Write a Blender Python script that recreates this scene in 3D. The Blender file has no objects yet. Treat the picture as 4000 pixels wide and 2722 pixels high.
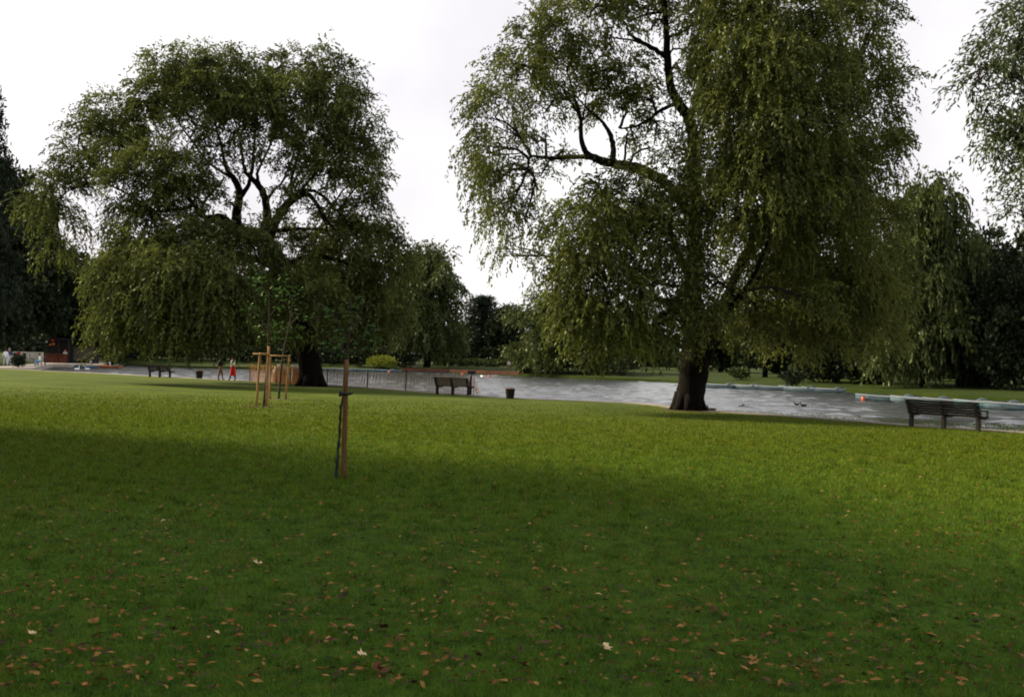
import bpy, bmesh, math, random
import numpy as np
from mathutils import Vector, Matrix

# ------------------------------------------------------------------ camera, world, sun, exposure
SC = bpy.context.scene
COL = SC.collection
R = math.radians
W0, H0, F0 = 4000.0, 2722.0, 3889.0          # photograph size and focal length in its pixels
EYE, ROLL, PITCH = 1.7, R(1.3), math.atan((1400 - 1361) / F0)

fwd = Vector((0, math.cos(PITCH), math.sin(PITCH)))
rgt = Vector((math.cos(ROLL), -math.sin(ROLL) * math.sin(PITCH), math.sin(ROLL) * math.cos(PITCH))).normalized()
upv = rgt.cross(fwd).normalized()
CAMLOC = Vector((0, 0, EYE))
cam_d = bpy.data.cameras.new('camera')
cam = bpy.data.objects.new('camera', cam_d)
COL.objects.link(cam)
cam.matrix_world = Matrix(((rgt.x, upv.x, -fwd.x, 0), (rgt.y, upv.y, -fwd.y, 0),
                           (rgt.z, upv.z, -fwd.z, EYE), (0, 0, 0, 1)))
cam_d.sensor_width = 36.0
cam_d.lens = 36.0 * F0 / W0
cam_d.clip_start, cam_d.clip_end = 0.1, 6000
SC.camera = cam

SUN_EL, SUN_AZ = R(36), R(-68)               # azimuth from +Y towards +X, where the sun stands
tosun = Vector((math.sin(SUN_AZ) * math.cos(SUN_EL), math.cos(SUN_AZ) * math.cos(SUN_EL), math.sin(SUN_EL)))
world = bpy.data.worlds.new('World')
SC.world = world
world.use_nodes = True
wn, wl = world.node_tree.nodes, world.node_tree.links
wn.clear()
wo = wn.new('ShaderNodeOutputWorld'); wb = wn.new('ShaderNodeBackground')
sky = wn.new('ShaderNodeTexSky'); sky.sky_type = 'NISHITA'; sky.sun_disc = False
sky.sun_elevation = SUN_EL; sky.sun_rotation = SUN_AZ
sky.dust_density = 4.0; sky.air_density = 1.0
wtc = wn.new('ShaderNodeTexCoord'); wno = wn.new('ShaderNodeTexNoise')
wno.inputs['Scale'].default_value = 2.1; wno.inputs['Detail'].default_value = 5
wra = wn.new('ShaderNodeValToRGB')            # thin high cloud, cream to grey-mauve
wra.color_ramp.elements[0].position = 0.42; wra.color_ramp.elements[0].color = (0.72, 0.68, 0.71, 1)
wra.color_ramp.elements[1].position = 0.66; wra.color_ramp.elements[1].color = (1.0, 0.985, 0.955, 1)
wsc = wn.new('ShaderNodeVectorMath'); wsc.operation = 'SCALE'; wsc.inputs['Scale'].default_value = 8.0
wmx = wn.new('ShaderNodeMixRGB'); wmx.inputs[0].default_value = 0.86
wmp = wn.new('ShaderNodeMapping'); wmp.inputs['Rotation'].default_value = (0, 0, 2.0)
wl.new(wtc.outputs['Generated'], wmp.inputs[0]); wl.new(wmp.outputs[0], wno.inputs['Vector'])
wl.new(wno.outputs['Fac'], wra.inputs[0])
wl.new(wra.outputs[0], wsc.inputs[0])
wl.new(sky.outputs[0], wmx.inputs[1]); wl.new(wsc.outputs[0], wmx.inputs[2])
wl.new(wmx.outputs[0], wb.inputs[0]); wb.inputs[1].default_value = 0.1
wl.new(wb.outputs[0], wo.inputs[0])

sun_d = bpy.data.lights.new('sun', 'SUN')
sun_d.energy = 5.0; sun_d.angle = R(7); sun_d.color = (1.0, 0.85, 0.56)
sun = bpy.data.objects.new('sun', sun_d); COL.objects.link(sun)
sun.rotation_euler = (-tosun).to_track_quat('-Z', 'Y').to_euler()
sun.location = (-40, -40, 60)

SC.view_settings.view_transform = 'Standard'
SC.view_settings.look = 'None'
SC.view_settings.exposure = 0.72
SC.view_settings.gamma = 1.0
SC.view_settings.use_curve_mapping = False
SC.render.engine = 'CYCLES'
SC.cycles.max_bounces = 6
SC.cycles.diffuse_bounces = 3
SC.cycles.transmission_bounces = 3
SC.cycles.use_adaptive_sampling = True
SC.cycles.adaptive_threshold = 0.02
SC.cycles.use_denoising = True
SC.cycles.denoiser = 'OPENIMAGEDENOISE'
SC.cycles.filter_width = 1.9

rng = np.random.default_rng(7)
random.seed(7)


def P(px, py, D):
    """point seen at photo pixel (px,py), D metres ahead of the camera"""
    return CAMLOC + (rgt * ((px - W0 / 2) / F0) - upv * ((py - H0 / 2) / F0) + fwd) * D


def G(px, py, z):
    """ground point at height z seen at the pixel"""
    d = rgt * ((px - W0 / 2) / F0) - upv * ((py - H0 / 2) / F0) + fwd
    return CAMLOC + d * ((z - EYE) / d.z)


# ------------------------------------------------------------------ helpers
def tag(o, label=None, cat=None, group=None, kind=None):
    if label: o['label'] = label
    if cat: o['category'] = cat
    if group: o['group'] = group
    if kind: o['kind'] = kind
    return o


def empty(name, loc=(0, 0, 0), rz=0.0, **kw):
    o = bpy.data.objects.new(name, None)
    o.empty_display_size = 0.2
    COL.objects.link(o)
    o.location = loc; o.rotation_euler = (0, 0, rz)
    return tag(o, **kw)


def link_mesh(name, me, mat=None, parent=None):
    if mat and not me.materials: me.materials.append(mat)
    o = bpy.data.objects.new(name, me)
    COL.objects.link(o)
    if parent: o.parent = parent
    return o


class MB:
    def __init__(self): self.v = []; self.f = []

    def add(self, vs, fs):
        b = len(self.v); self.v += [tuple(p) for p in vs]
        self.f += [tuple(i + b for i in q) for q in fs]
        return self

    def box(self, c, s, rot=None):
        c = Vector(c); hx, hy, hz = s[0] / 2, s[1] / 2, s[2] / 2
        m = rot or Matrix.Identity(3)
        vs = [c + m @ Vector((x, y, z)) for z in (-hz, hz) for y in (-hy, hy) for x in (-hx, hx)]
        return self.add(vs, [(0, 2, 3, 1), (4, 5, 7, 6), (0, 1, 5, 4), (2, 6, 7, 3), (0, 4, 6, 2), (1, 3, 7, 5)])

    def bar(self, a, b, w, t, roll=0.0):
        """rectangular bar from a to b"""
        a, b = Vector(a), Vector(b); d = b - a
        q = d.to_track_quat('Z', 'Y').to_matrix() @ Matrix.Rotation(roll, 3, 'Z')
        return self.box((a + b) / 2, (w, t, d.length), q)

    def tube(self, pts, rad, n=8, cap=True, rough=0.0):
        pts = [Vector(p) for p in pts]; b = len(self.v); k = len(pts)
        if not hasattr(rad, '__len__'): rad = [rad] * k
        ref = Vector((0.31, 0.94, 0.13))
        for i, p in enumerate(pts):
            t = (pts[min(i + 1, k - 1)] - pts[max(i - 1, 0)]).normalized()
            x = (ref - t * ref.dot(t)).normalized(); y = t.cross(x); ref = x
            for j in range(n):
                a = 2 * math.pi * j / n
                r = rad[i] * (1 + rough * math.sin(3 * a + i * 0.7) * 0.5 + rough * random.uniform(-.5, .5))
                self.v.append(tuple(p + x * (r * math.cos(a)) + y * (r * math.sin(a))))
        for i in range(k - 1):
            for j in range(n):
                j2 = (j + 1) % n
                self.f.append((b + i * n + j, b + i * n + j2, b + (i + 1) * n + j2, b + (i + 1) * n + j))
        if cap:
            self.f.append(tuple(b + j for j in reversed(range(n))))
            self.f.append(tuple(b + (k - 1) * n + j for j in range(n)))
        return self

    def lathe(self, prof, c=(0, 0, 0), n=16):
        b = len(self.v); c = Vector(c)
        for r, z in prof:
            for j in range(n):
                a = 2 * math.pi * j / n
                self.v.append((c.x + r * math.cos(a), c.y + r * math.sin(a), c.z + z))
        for i in range(len(prof) - 1):
            for j in range(n):
                j2 = (j + 1) % n
                self.f.append((b + i * n + j, b + i * n + j2, b + (i + 1) * n + j2, b + (i + 1) * n + j))
        return self

    def mesh(self, name, smooth=False):
        me = bpy.data.meshes.new(name)
        me.from_pydata(self.v, [], self.f)
        if smooth: me.polygons.foreach_set('use_smooth', [True] * len(me.polygons))
        me.update()
        return me

    def build(self, name, mat, parent=None, smooth=False):
        return link_mesh(name, self.mesh(name, smooth), mat, parent)


def np_mesh(name, verts, nper):
    """verts (N*nper,3): N separate faces of nper corners"""
    n = len(verts) // nper
    me = bpy.data.meshes.new(name)
    me.vertices.add(n * nper); me.vertices.foreach_set('co', np.ascontiguousarray(verts, dtype=np.float32).ravel())
    me.loops.add(n * nper); me.loops.foreach_set('vertex_index', np.arange(n * nper, dtype=np.int32))
    me.polygons.add(n)
    me.polygons.foreach_set('loop_start', np.arange(0, n * nper, nper, dtype=np.int32))
    me.update(calc_edges=True)
    return me


def face_attr(me, name, vals):
    a = me.attributes.new(name, 'FLOAT', 'FACE')
    a.data.foreach_set('value', np.ascontiguousarray(vals, dtype=np.float32))


# ------------------------------------------------------------------ materials
def new_mat(name):
    m = bpy.data.materials.new(name); m.use_nodes = True
    nt = m.node_tree; b = nt.nodes['Principled BSDF']
    return m, nt, b


def mat_plain(name, c, rough=0.7, var=0.25, scale=6.0, bump=0.0, spec=0.3, stretch=(1, 1, 1)):
    m, nt, b = new_mat(name)
    tc = nt.nodes.new('ShaderNodeTexCoord'); mp = nt.nodes.new('ShaderNodeMapping')
    mp.inputs['Scale'].default_value = stretch
    no = nt.nodes.new('ShaderNodeTexNoise'); no.inputs['Scale'].default_value = scale
    no.inputs['Detail'].default_value = 6
    ra = nt.nodes.new('ShaderNodeValToRGB')
    ra.color_ramp.elements[0].position = 0.3; ra.color_ramp.elements[1].position = 0.7
    ra.color_ramp.elements[0].color = tuple(x * (1 - var) for x in c) + (1,)
    ra.color_ramp.elements[1].color = tuple(min(1, x * (1 + var)) for x in c) + (1,)
    nt.links.new(tc.outputs['Object'], mp.inputs['Vector']); nt.links.new(mp.outputs[0], no.inputs['Vector'])
    nt.links.new(no.outputs['Fac'], ra.inputs[0]); nt.links.new(ra.outputs[0], b.inputs['Base Color'])
    b.inputs['Roughness'].default_value = rough
    b.inputs['Specular IOR Level'].default_value = spec
    if bump:
        bp = nt.nodes.new('ShaderNodeBump'); bp.inputs['Strength'].default_value = bump
        bp.inputs['Distance'].default_value = 0.05
        nt.links.new(no.outputs['Fac'], bp.inputs['Height']); nt.links.new(bp.outputs[0], b.inputs['Normal'])
    return m


def sunlit_mix(nt, tc, ra, fac, dry, p0, p1):  # dry: colour pair for the painted sunlit hue
    """blend to a yellower ramp with distance: sunlit hue put into lawn colour, broken by noise"""
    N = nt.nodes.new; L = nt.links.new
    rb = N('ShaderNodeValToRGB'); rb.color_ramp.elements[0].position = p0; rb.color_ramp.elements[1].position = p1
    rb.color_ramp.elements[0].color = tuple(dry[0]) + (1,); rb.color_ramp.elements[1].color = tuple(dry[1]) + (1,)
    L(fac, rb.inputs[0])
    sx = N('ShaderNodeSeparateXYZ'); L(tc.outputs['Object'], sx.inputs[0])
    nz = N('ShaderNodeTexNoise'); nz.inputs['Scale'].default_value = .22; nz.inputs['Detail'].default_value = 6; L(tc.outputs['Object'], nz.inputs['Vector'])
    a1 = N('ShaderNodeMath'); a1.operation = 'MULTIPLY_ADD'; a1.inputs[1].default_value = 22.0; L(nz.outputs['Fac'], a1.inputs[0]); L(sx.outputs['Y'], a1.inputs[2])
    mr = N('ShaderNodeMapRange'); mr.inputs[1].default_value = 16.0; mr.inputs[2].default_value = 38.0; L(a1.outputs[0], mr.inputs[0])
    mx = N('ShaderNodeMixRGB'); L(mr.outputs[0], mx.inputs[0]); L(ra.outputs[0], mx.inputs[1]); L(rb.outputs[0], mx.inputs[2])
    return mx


def mat_leaf(name, c0, c1, trans=0.35, scale=0.5, gloss=0.02, wl=0.55, wn_=0.55, dry=None, pos=(.15, .9)):  # dry: optional yellower pair that paints the sunlit hue
    """leaf: per-leaf tint plus broad patches; diffuse, translucent, a little sheen"""
    m = bpy.data.materials.new(name); m.use_nodes = True
    nt = m.node_tree; nt.nodes.clear(); N = nt.nodes.new; L = nt.links.new
    out = N('ShaderNodeOutputMaterial')
    at = N('ShaderNodeAttribute'); at.attribute_name = 'tint'
    tc = N('ShaderNodeTexCoord'); no = N('ShaderNodeTexNoise'); no.inputs['Scale'].default_value = scale
    no.inputs['Detail'].default_value = 3
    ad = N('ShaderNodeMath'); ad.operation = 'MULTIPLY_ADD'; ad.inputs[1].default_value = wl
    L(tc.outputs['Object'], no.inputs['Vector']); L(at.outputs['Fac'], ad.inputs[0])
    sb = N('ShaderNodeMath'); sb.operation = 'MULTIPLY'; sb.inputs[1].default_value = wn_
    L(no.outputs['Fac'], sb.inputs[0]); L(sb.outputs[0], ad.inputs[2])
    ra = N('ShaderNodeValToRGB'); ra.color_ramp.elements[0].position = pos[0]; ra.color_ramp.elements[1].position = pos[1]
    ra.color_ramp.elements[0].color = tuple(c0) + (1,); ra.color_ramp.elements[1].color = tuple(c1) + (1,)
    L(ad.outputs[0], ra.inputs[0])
    if dry: ra = sunlit_mix(nt, tc, ra, ad.outputs[0], dry, *pos)
    df = N('ShaderNodeBsdfDiffuse'); tr = N('ShaderNodeBsdfTranslucent'); gl = N('ShaderNodeBsdfGlossy')
    gl.inputs['Roughness'].default_value = 0.45; gl.inputs['Color'].default_value = (.8, .85, .7, 1)
    m1 = N('ShaderNodeMixShader'); m1.inputs[0].default_value = trans
    m2 = N('ShaderNodeMixShader'); m2.inputs[0].default_value = gloss
    L(ra.outputs[0], df.inputs[0]); L(ra.outputs[0], tr.inputs[0])
    L(df.outputs[0], m1.inputs[1]); L(tr.outputs[0], m1.inputs[2])
    L(m1.outputs[0], m2.inputs[1]); L(gl.outputs[0], m2.inputs[2]); L(m2.outputs[0], out.inputs[0])
    return m


M = {}
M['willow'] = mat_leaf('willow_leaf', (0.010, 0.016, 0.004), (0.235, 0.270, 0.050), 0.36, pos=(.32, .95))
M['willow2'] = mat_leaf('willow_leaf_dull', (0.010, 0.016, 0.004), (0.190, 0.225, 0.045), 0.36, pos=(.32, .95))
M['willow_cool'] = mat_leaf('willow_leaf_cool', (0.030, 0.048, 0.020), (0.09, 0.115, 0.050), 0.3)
M['willow_far'] = mat_leaf('far_willow_leaf', (0.022, 0.034, 0.009), (0.075, 0.098, 0.025), 0.25, 0.3)
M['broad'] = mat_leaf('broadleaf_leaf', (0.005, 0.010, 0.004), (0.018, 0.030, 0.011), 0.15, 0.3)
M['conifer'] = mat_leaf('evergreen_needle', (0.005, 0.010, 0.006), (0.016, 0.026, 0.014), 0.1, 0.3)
M['sapling'] = mat_leaf('sapling_leaf', (0.020, 0.055, 0.012), (0.060, 0.130, 0.030), 0.35, 1.0)
M['shrub'] = mat_leaf('shrub_leaf', (0.022, 0.036, 0.010), (0.060, 0.080, 0.022), 0.2, 0.8)
M['golden'] = mat_leaf('golden_shrub_leaf', (0.09, 0.115, 0.010), (0.22, 0.25, 0.025), 0.3, 0.8)
M['bark'] = mat_plain('dark_bark', (0.007, 0.0055, 0.0045), 0.95, 0.5, 5.0, 0.9, 0.1, (3, 3, 0.6))
M['twig'] = mat_plain('twig_bark', (0.016, 0.012, 0.008), 0.9, 0.3, 4.0)
M['stake'] = mat_plain('peeled_pole_wood', (0.29, 0.165, 0.062), 0.8, 0.4, 5.0, 0.3, 0.2, (4, 4, 0.8))
M['stake_near'] = mat_plain('red_brown_pole_wood', (0.13, 0.066, 0.026), 0.8, 0.4, 6.0, 0.3, 0.2, (4, 4, 0.8))
M['sapling_bark'] = mat_plain('grey_sapling_bark', (0.045, 0.034, 0.024), 0.9, 0.4, 7.0, 0.3)
M['dark_stem'] = mat_plain('dark_sapling_bark', (0.030, 0.022, 0.022), 0.8, 0.4, 9.0, 0.4)
M['rubber'] = mat_plain('black_rubber', (0.012, 0.011, 0.011), 0.6, 0.2)
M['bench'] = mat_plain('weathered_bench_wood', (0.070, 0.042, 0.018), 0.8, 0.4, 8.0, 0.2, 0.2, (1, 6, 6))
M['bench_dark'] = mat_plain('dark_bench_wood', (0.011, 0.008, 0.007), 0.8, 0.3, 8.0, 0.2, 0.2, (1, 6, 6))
M['bench_frame'] = mat_plain('dark_bench_frame', (0.013, 0.009, 0.007), 0.7, 0.3)
M['paling'] = mat_plain('chestnut_paling', (0.25, 0.17, 0.10), 0.85, 0.5, 3.0, 0.3, 0.1, (4, 4, 0.7))
M['paling_tan'] = mat_plain('fresh_paling', (0.56, 0.25, 0.075), 0.85, 0.4, 3.0, 0.3, 0.1, (4, 4, 0.7))
M['wire'] = mat_plain('fence_wire', (0.12, 0.11, 0.10), 0.5, 0.2)
M['bin'] = mat_plain('dark_bin_slats', (0.018, 0.014, 0.010), 0.8, 0.3)
M['bin_rim'] = mat_plain('rusty_bin_rim', (0.13, 0.055, 0.020), 0.8, 0.4)
M['stone'] = mat_plain('pale_edge_stone', (0.20, 0.175, 0.15), 0.9, 0.25, 1.4, 0.2)
M['paving'] = mat_plain('pale_paving', (0.32, 0.285, 0.25), 0.9, 0.35, 0.8, 0.2)
M['brick_red'] = mat_plain('red_brick', (0.085, 0.030, 0.018), 0.9, 0.35, 0.8, 0.2)
M['wall_pale'] = mat_plain('pale_render', (0.55, 0.52, 0.44), 0.9, 0.15, 1.0)
M['kiosk_red'] = mat_plain('red_brown_boards', (0.10, 0.028, 0.014), 0.8, 0.35, 1.5)
M['shed'] = mat_plain('grey_brown_boards', (0.075, 0.066, 0.052), 0.9, 0.3, 2.0)
M['black'] = mat_plain('dark_shade_paint', (0.010, 0.010, 0.011), 0.8, 0.2)
M['white'] = mat_plain('white_paint', (0.80, 0.79, 0.75), 0.5, 0.06, 3.0)
M['grey_canvas'] = mat_plain('grey_canvas', (0.28, 0.29, 0.27), 0.9, 0.25, 3.0)
M['orange'] = mat_plain('orange_paint', (0.35, 0.10, 0.015), 0.6, 0.2)
M['red'] = mat_plain('red_paint', (0.60, 0.03, 0.02), 0.6, 0.2)
M['buoy'] = mat_plain('orange_red_plastic', (0.55, 0.12, 0.06), 0.4, 0.15)
M['blue'] = mat_plain('blue_tarpaulin', (0.04, 0.15, 0.42), 0.6, 0.3, 3.0)
M['brown_boat'] = mat_plain('brown_varnish', (0.26, 0.075, 0.022), 0.5, 0.35, 1.5)
M['hull'] = mat_plain('pale_blue_hull', (0.08, 0.125, 0.155), 0.45, 0.2, 1.5)
M['hull_teal'] = mat_plain('teal_hull', (0.05, 0.13, 0.15), 0.5, 0.25, 1.5)
M['hull_blue'] = mat_plain('blue_hull', (0.045, 0.10, 0.19), 0.5, 0.25, 1.5)
M['gunwale'] = mat_plain('white_gunwale', (0.24, 0.27, 0.30), 0.5, 0.1, 2.0)
M['boat_dark'] = mat_plain('boat_inside', (0.035, 0.055, 0.065), 0.7, 0.3)
M['duck'] = mat_plain('duck_feathers', (0.018, 0.014, 0.010), 0.8, 0.4, 12)
M['swan'] = mat_plain('swan_feathers', (0.85, 0.84, 0.80), 0.7, 0.05, 8)
M['skin'] = mat_plain('skin', (0.42, 0.24, 0.17), 0.6, 0.05)
M['hair'] = mat_plain('brown_hair', (0.055, 0.022, 0.012), 0.7, 0.2)

# lawn soil / turf: broad patches, mown texture
def mat_turf(name, dark, lite, straw, dry=None):  # dry: optional yellower pair painting sunlight into the turf
    m, nt, b = new_mat(name); N = nt.nodes.new; L = nt.links.new
    tc = N('ShaderNodeTexCoord')
    n1 = N('ShaderNodeTexNoise'); n1.inputs['Scale'].default_value = 0.35; n1.inputs['Detail'].default_value = 5
    n2 = N('ShaderNodeTexNoise'); n2.inputs['Scale'].default_value = 9.0; n2.inputs['Detail'].default_value = 8
    n3 = N('ShaderNodeTexNoise'); n3.inputs['Scale'].default_value = 3.3; n3.inputs['Detail'].default_value = 9
    for n in (n1, n2, n3): L(tc.outputs['Object'], n.inputs['Vector'])
    mx = N('ShaderNodeMath'); mx.operation = 'MULTIPLY_ADD'; mx.inputs[1].default_value = 0.6
    L(n2.outputs['Fac'], mx.inputs[0])
    h = N('ShaderNodeMath'); h.operation = 'MULTIPLY'; h.inputs[1].default_value = 0.4
    L(n1.outputs['Fac'], h.inputs[0]); L(h.outputs[0], mx.inputs[2])
    ra = N('ShaderNodeValToRGB'); ra.color_ramp.elements[0].position = 0.36; ra.color_ramp.elements[1].position = 0.64
    ra.color_ramp.elements[0].color = dark + (1,); ra.color_ramp.elements[1].color = lite + (1,)
    L(mx.outputs[0], ra.inputs[0])
    if dry: ra = sunlit_mix(nt, tc, ra, mx.outputs[0], dry, .36, .64)
    rs = N('ShaderNodeValToRGB'); rs.color_ramp.elements[0].position = 0.56; rs.color_ramp.elements[1].position = 0.72
    rs.color_ramp.elements[1].color = (.6, .6, .6, 1)
    L(n3.outputs['Fac'], rs.inputs[0])
    mc = N('ShaderNodeMixRGB'); mc.inputs[2].default_value = straw + (1,)
    L(rs.outputs[0], mc.inputs[0]); L(ra.outputs[0], mc.inputs[1]); L(mc.outputs[0], b.inputs['Base Color'])
    b.inputs['Roughness'].default_value = 0.95; b.inputs['Specular IOR Level'].default_value = 0.1
    bp = N('ShaderNodeBump'); bp.inputs['Strength'].default_value = 0.8; bp.inputs['Distance'].default_value = 0.06
    L(n2.outputs['Fac'], bp.inputs['Height']); L(bp.outputs[0], b.inputs['Normal'])
    return m


M['turf'] = mat_turf('mown_turf', (0.013, 0.042, 0.003), (0.055, 0.112, 0.007), (0.110, 0.085, 0.014), ((0.022, 0.045, 0.003), (0.082, 0.110, 0.008)))  # last pair: sunlit yellow painted into the farther turf
M['turf_far'] = mat_turf('bank_turf', (0.011, 0.024, 0.003), (0.032, 0.048, 0.006), (0.042, 0.040, 0.010))
M['grass'] = mat_leaf('grass_blade', (0.009, 0.040, 0.005), (0.125, 0.225, 0.026), 0.3, 4.0, 0.0, 0.35, 1.3, pos=(.45, 1.0), dry=((0.014, 0.036, 0.002), (0.140, 0.185, 0.014)))  # green near, yellower far: shaded and sunlit hues painted into the blades

M['straw'] = mat_leaf('straw_blade', (0.10, 0.075, 0.014), (0.19, 0.14, 0.035), 0.2, 3.0, 0.0)
m, nt, b = new_mat('lake_water')
M['water'] = m
b.inputs['Base Color'].default_value = (0.012, 0.018, 0.018, 1)
b.inputs['Roughness'].default_value = 0.23
b.inputs['IOR'].default_value = 3.8
tc = nt.nodes.new('ShaderNodeTexCoord'); mp = nt.nodes.new('ShaderNodeMapping')
mp.inputs['Scale'].default_value = (1.0, 1.0, 1.0)
n1 = nt.nodes.new('ShaderNodeTexNoise'); n1.inputs['Scale'].default_value = 6.0; n1.inputs['Detail'].default_value = 3; n1.inputs['Roughness'].default_value = 0.6
bp = nt.nodes.new('ShaderNodeBump'); bp.inputs['Strength'].default_value = 0.3; bp.inputs['Distance'].default_value = 0.03
nt.links.new(tc.outputs['Object'], mp.inputs[0]); nt.links.new(mp.outputs[0], n1.inputs['Vector'])
nt.links.new(n1.outputs['Fac'], bp.inputs['Height']); nt.links.new(bp.outputs[0], b.inputs['Normal'])

# ------------------------------------------------------------------ terrain
ZS, ZW = -0.3, -0.62                            # ground at the near shore, water level
near_px = [(0, 1441), (350, 1457), (700, 1476), (910, 1486), (1170, 1499), (1300, 1507), (1550, 1525), (1730, 1538), (2000, 1557),
           (2300, 1568), (2500, 1577), (2690, 1602), (3000, 1622), (3300, 1643), (3560, 1664), (4000, 1692)]
near = [G(x, y, ZS) for x, y in near_px]
near = [Vector((-130, 118, ZS)), Vector((-80, 104, ZS))] + near + [Vector((21, 28.5, ZS)), Vector((30, 23, ZS)), Vector((60, 8, ZS)), Vector((140, -30, ZS))]
far_px = [(130, 1438), (211, 1421), (400, 1424), (700, 1437), (1200, 1447), (1700, 1456), (2000, 1468), (2300, 1482), (2580, 1493), (2900, 1510), (3300, 1531), (4000, 1572)]
far = [G(x, y, ZW) for x, y in far_px]
far = [Vector((near[2].x - 1, near[2].y + 1.5, ZW))] + far + [Vector((50, 56, ZW)), Vector((80, 36, ZW)), Vector((160, 0, ZW))]


def resample(pts, n):
    seg = [0]
    for a, b in zip(pts, pts[1:]): seg.append(seg[-1] + (b - a).length)
    out = []
    for i in range(n):
        s = seg[-1] * i / (n - 1); k = 0
        while k < len(pts) - 2 and seg[k + 1] < s: k += 1
        out.append(pts[k].lerp(pts[k + 1], (s - seg[k]) / max(1e-6, seg[k + 1] - seg[k])))
    return out


def sstep(a, b, x):
    t = min(1, max(0, (x - a) / (b - a))); return t * t * (3 - 2 * t)


NEARXY = [(p.x, p.y) for p in near]


def shore_dist(x, y):
    best = 1e9
    for (ax, ay), (bx, by) in zip(NEARXY, NEARXY[1:]):
        dx, dy = bx - ax, by - ay
        t = min(1, max(0, ((x - ax) * dx + (y - ay) * dy) / (dx * dx + dy * dy)))
        d = math.hypot(x - ax - t * dx, y - ay - t * dy)
        best = min(best, d)
    return best


def lawn_z(x, y):
    return ZS * (1 - sstep(0.0, 30.0, shore_dist(x, y))) + 0.035 * math.sin(x * 0.21 + 1.3) * math.sin(y * 0.17) * sstep(0.5, 6, shore_dist(x, y))


# near lawn: ruled between the shoreline and a line behind the camera
ns = resample(near, 150)
rows = [0, 0.004, 0.012, 0.03, 0.06, 0.1, 0.15, 0.2, 0.26, 0.32, 0.38, 0.44, 0.5, 0.56, 0.62, 0.68, 0.74, 0.8, 0.86, 0.92, 1.0]
b_ = MB(); vs = []; fs = []
nr = len(rows)
for i, p in enumerate(ns):
    q = Vector((p.x * 1.1 - 2, -60 - abs(p.x) * 0.2, 0))
    for r_ in rows:
        a = p.lerp(q, r_)
        vs.append((a.x, a.y, lawn_z(a.x, a.y)))
for i in range(len(ns) - 1):
    for j in range(nr - 1):
        a = i * nr + j
        fs.append((a, a + 1, a + nr + 1, a + nr))
b_.add(vs, fs)
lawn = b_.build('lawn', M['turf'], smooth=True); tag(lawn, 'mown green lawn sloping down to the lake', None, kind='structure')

# pale stone edge of the lake with a real drop to the water
b_ = MB(); vs = []; fs = []
nd = []
for i, p in enumerate(ns):
    t = (ns[min(i + 1, len(ns) - 1)] - ns[max(i - 1, 0)]); t.z = 0; t.normalize()
    nd.append(Vector((-t.y, t.x, 0)))             # towards the lake
for p, n in zip(ns, nd):
    w = 0.75
    prof = [(-0.06, -0.02), (-0.04, 0.025), (w, 0.02), (w + 0.03, -0.02), (w + 0.05, -1.0)]
    vs += [tuple(p + n * a + Vector((0, 0, z))) for a, z in prof]
k = 5
for i in range(len(ns) - 1):
    for j in range(k - 1):
        a = i * k + j; fs.append((a, a + k, a + k + 1, a + 1))
b_.add(vs, fs)
tag(b_.build('lake_edge_path', M['stone']), 'pale stone edging along the near lake shore', None, kind='structure')

# water
wr = np.random.default_rng(5)
NR, NC = 290, 320
rr_ = 26 * np.exp(np.linspace(0, math.log(160 / 26), NR)); aa = np.radians(np.linspace(-34, 40, NC))
wx = rr_[:, None] * np.sin(aa)[None]; wy = rr_[:, None] * np.cos(aa)[None]
wz = np.zeros_like(wx)
for k in range(22):                              # wind ripples
    lam = wr.uniform(.6, 1.7); th = wr.normal(1.35, .5); kk = 2 * math.pi / lam
    wz += (.0125 * lam / 1.2) * (.85) * np.sin(kk * (wx * math.cos(th) + wy * math.sin(th)) + wr.uniform(0, 6.28))
gust = np.zeros_like(wx)
for k in range(16):                              # patchy wind: calm streaks and rough streaks
    gust += np.sin(wx * 2 * math.pi / wr.uniform(4, 16) + wy * 2 * math.pi / wr.uniform(1.6, 7) * wr.choice([-1, 1]) + wr.uniform(0, 6.28))
gust = np.clip(.85 + .2 * gust, .2, 1.3)
wz = wz * gust + ZW
wv_ = np.stack([wx, wy, wz], -1).reshape(-1, 3)
idx = np.arange(NR * NC).reshape(NR, NC)
wf = np.stack([idx[:-1, :-1], idx[:-1, 1:], idx[1:, 1:], idx[1:, :-1]], -1).reshape(-1, 4)
me = bpy.data.meshes.new('lake_water')
nf = len(wf)
far_q = np.array([(-400, -80, ZW - .06), (400, -80, ZW - .06), (400, 420, ZW - .06), (-400, 420, ZW - .06)])
me.from_pydata(np.concatenate([wv_, far_q]).tolist(), [], wf.tolist() + [[len(wv_) + i for i in range(4)]])
me.polygons.foreach_set('use_smooth', [True] * len(me.polygons))
tag(link_mesh('lake_water', me, M['water']), 'rippled grey lake water', None, kind='structure')
# lake bed and land beyond, one sheet to the horizon
b_ = MB(); b_.add([(-3000, -600, -1.6), (3000, -600, -1.6), (3000, 4000, -1.6), (-3000, 4000, -1.6)], [(0, 1, 2, 3)])
tag(b_.build('ground', M['turf_far']), 'ground sheet under lake and park', None, kind='structure')

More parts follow.
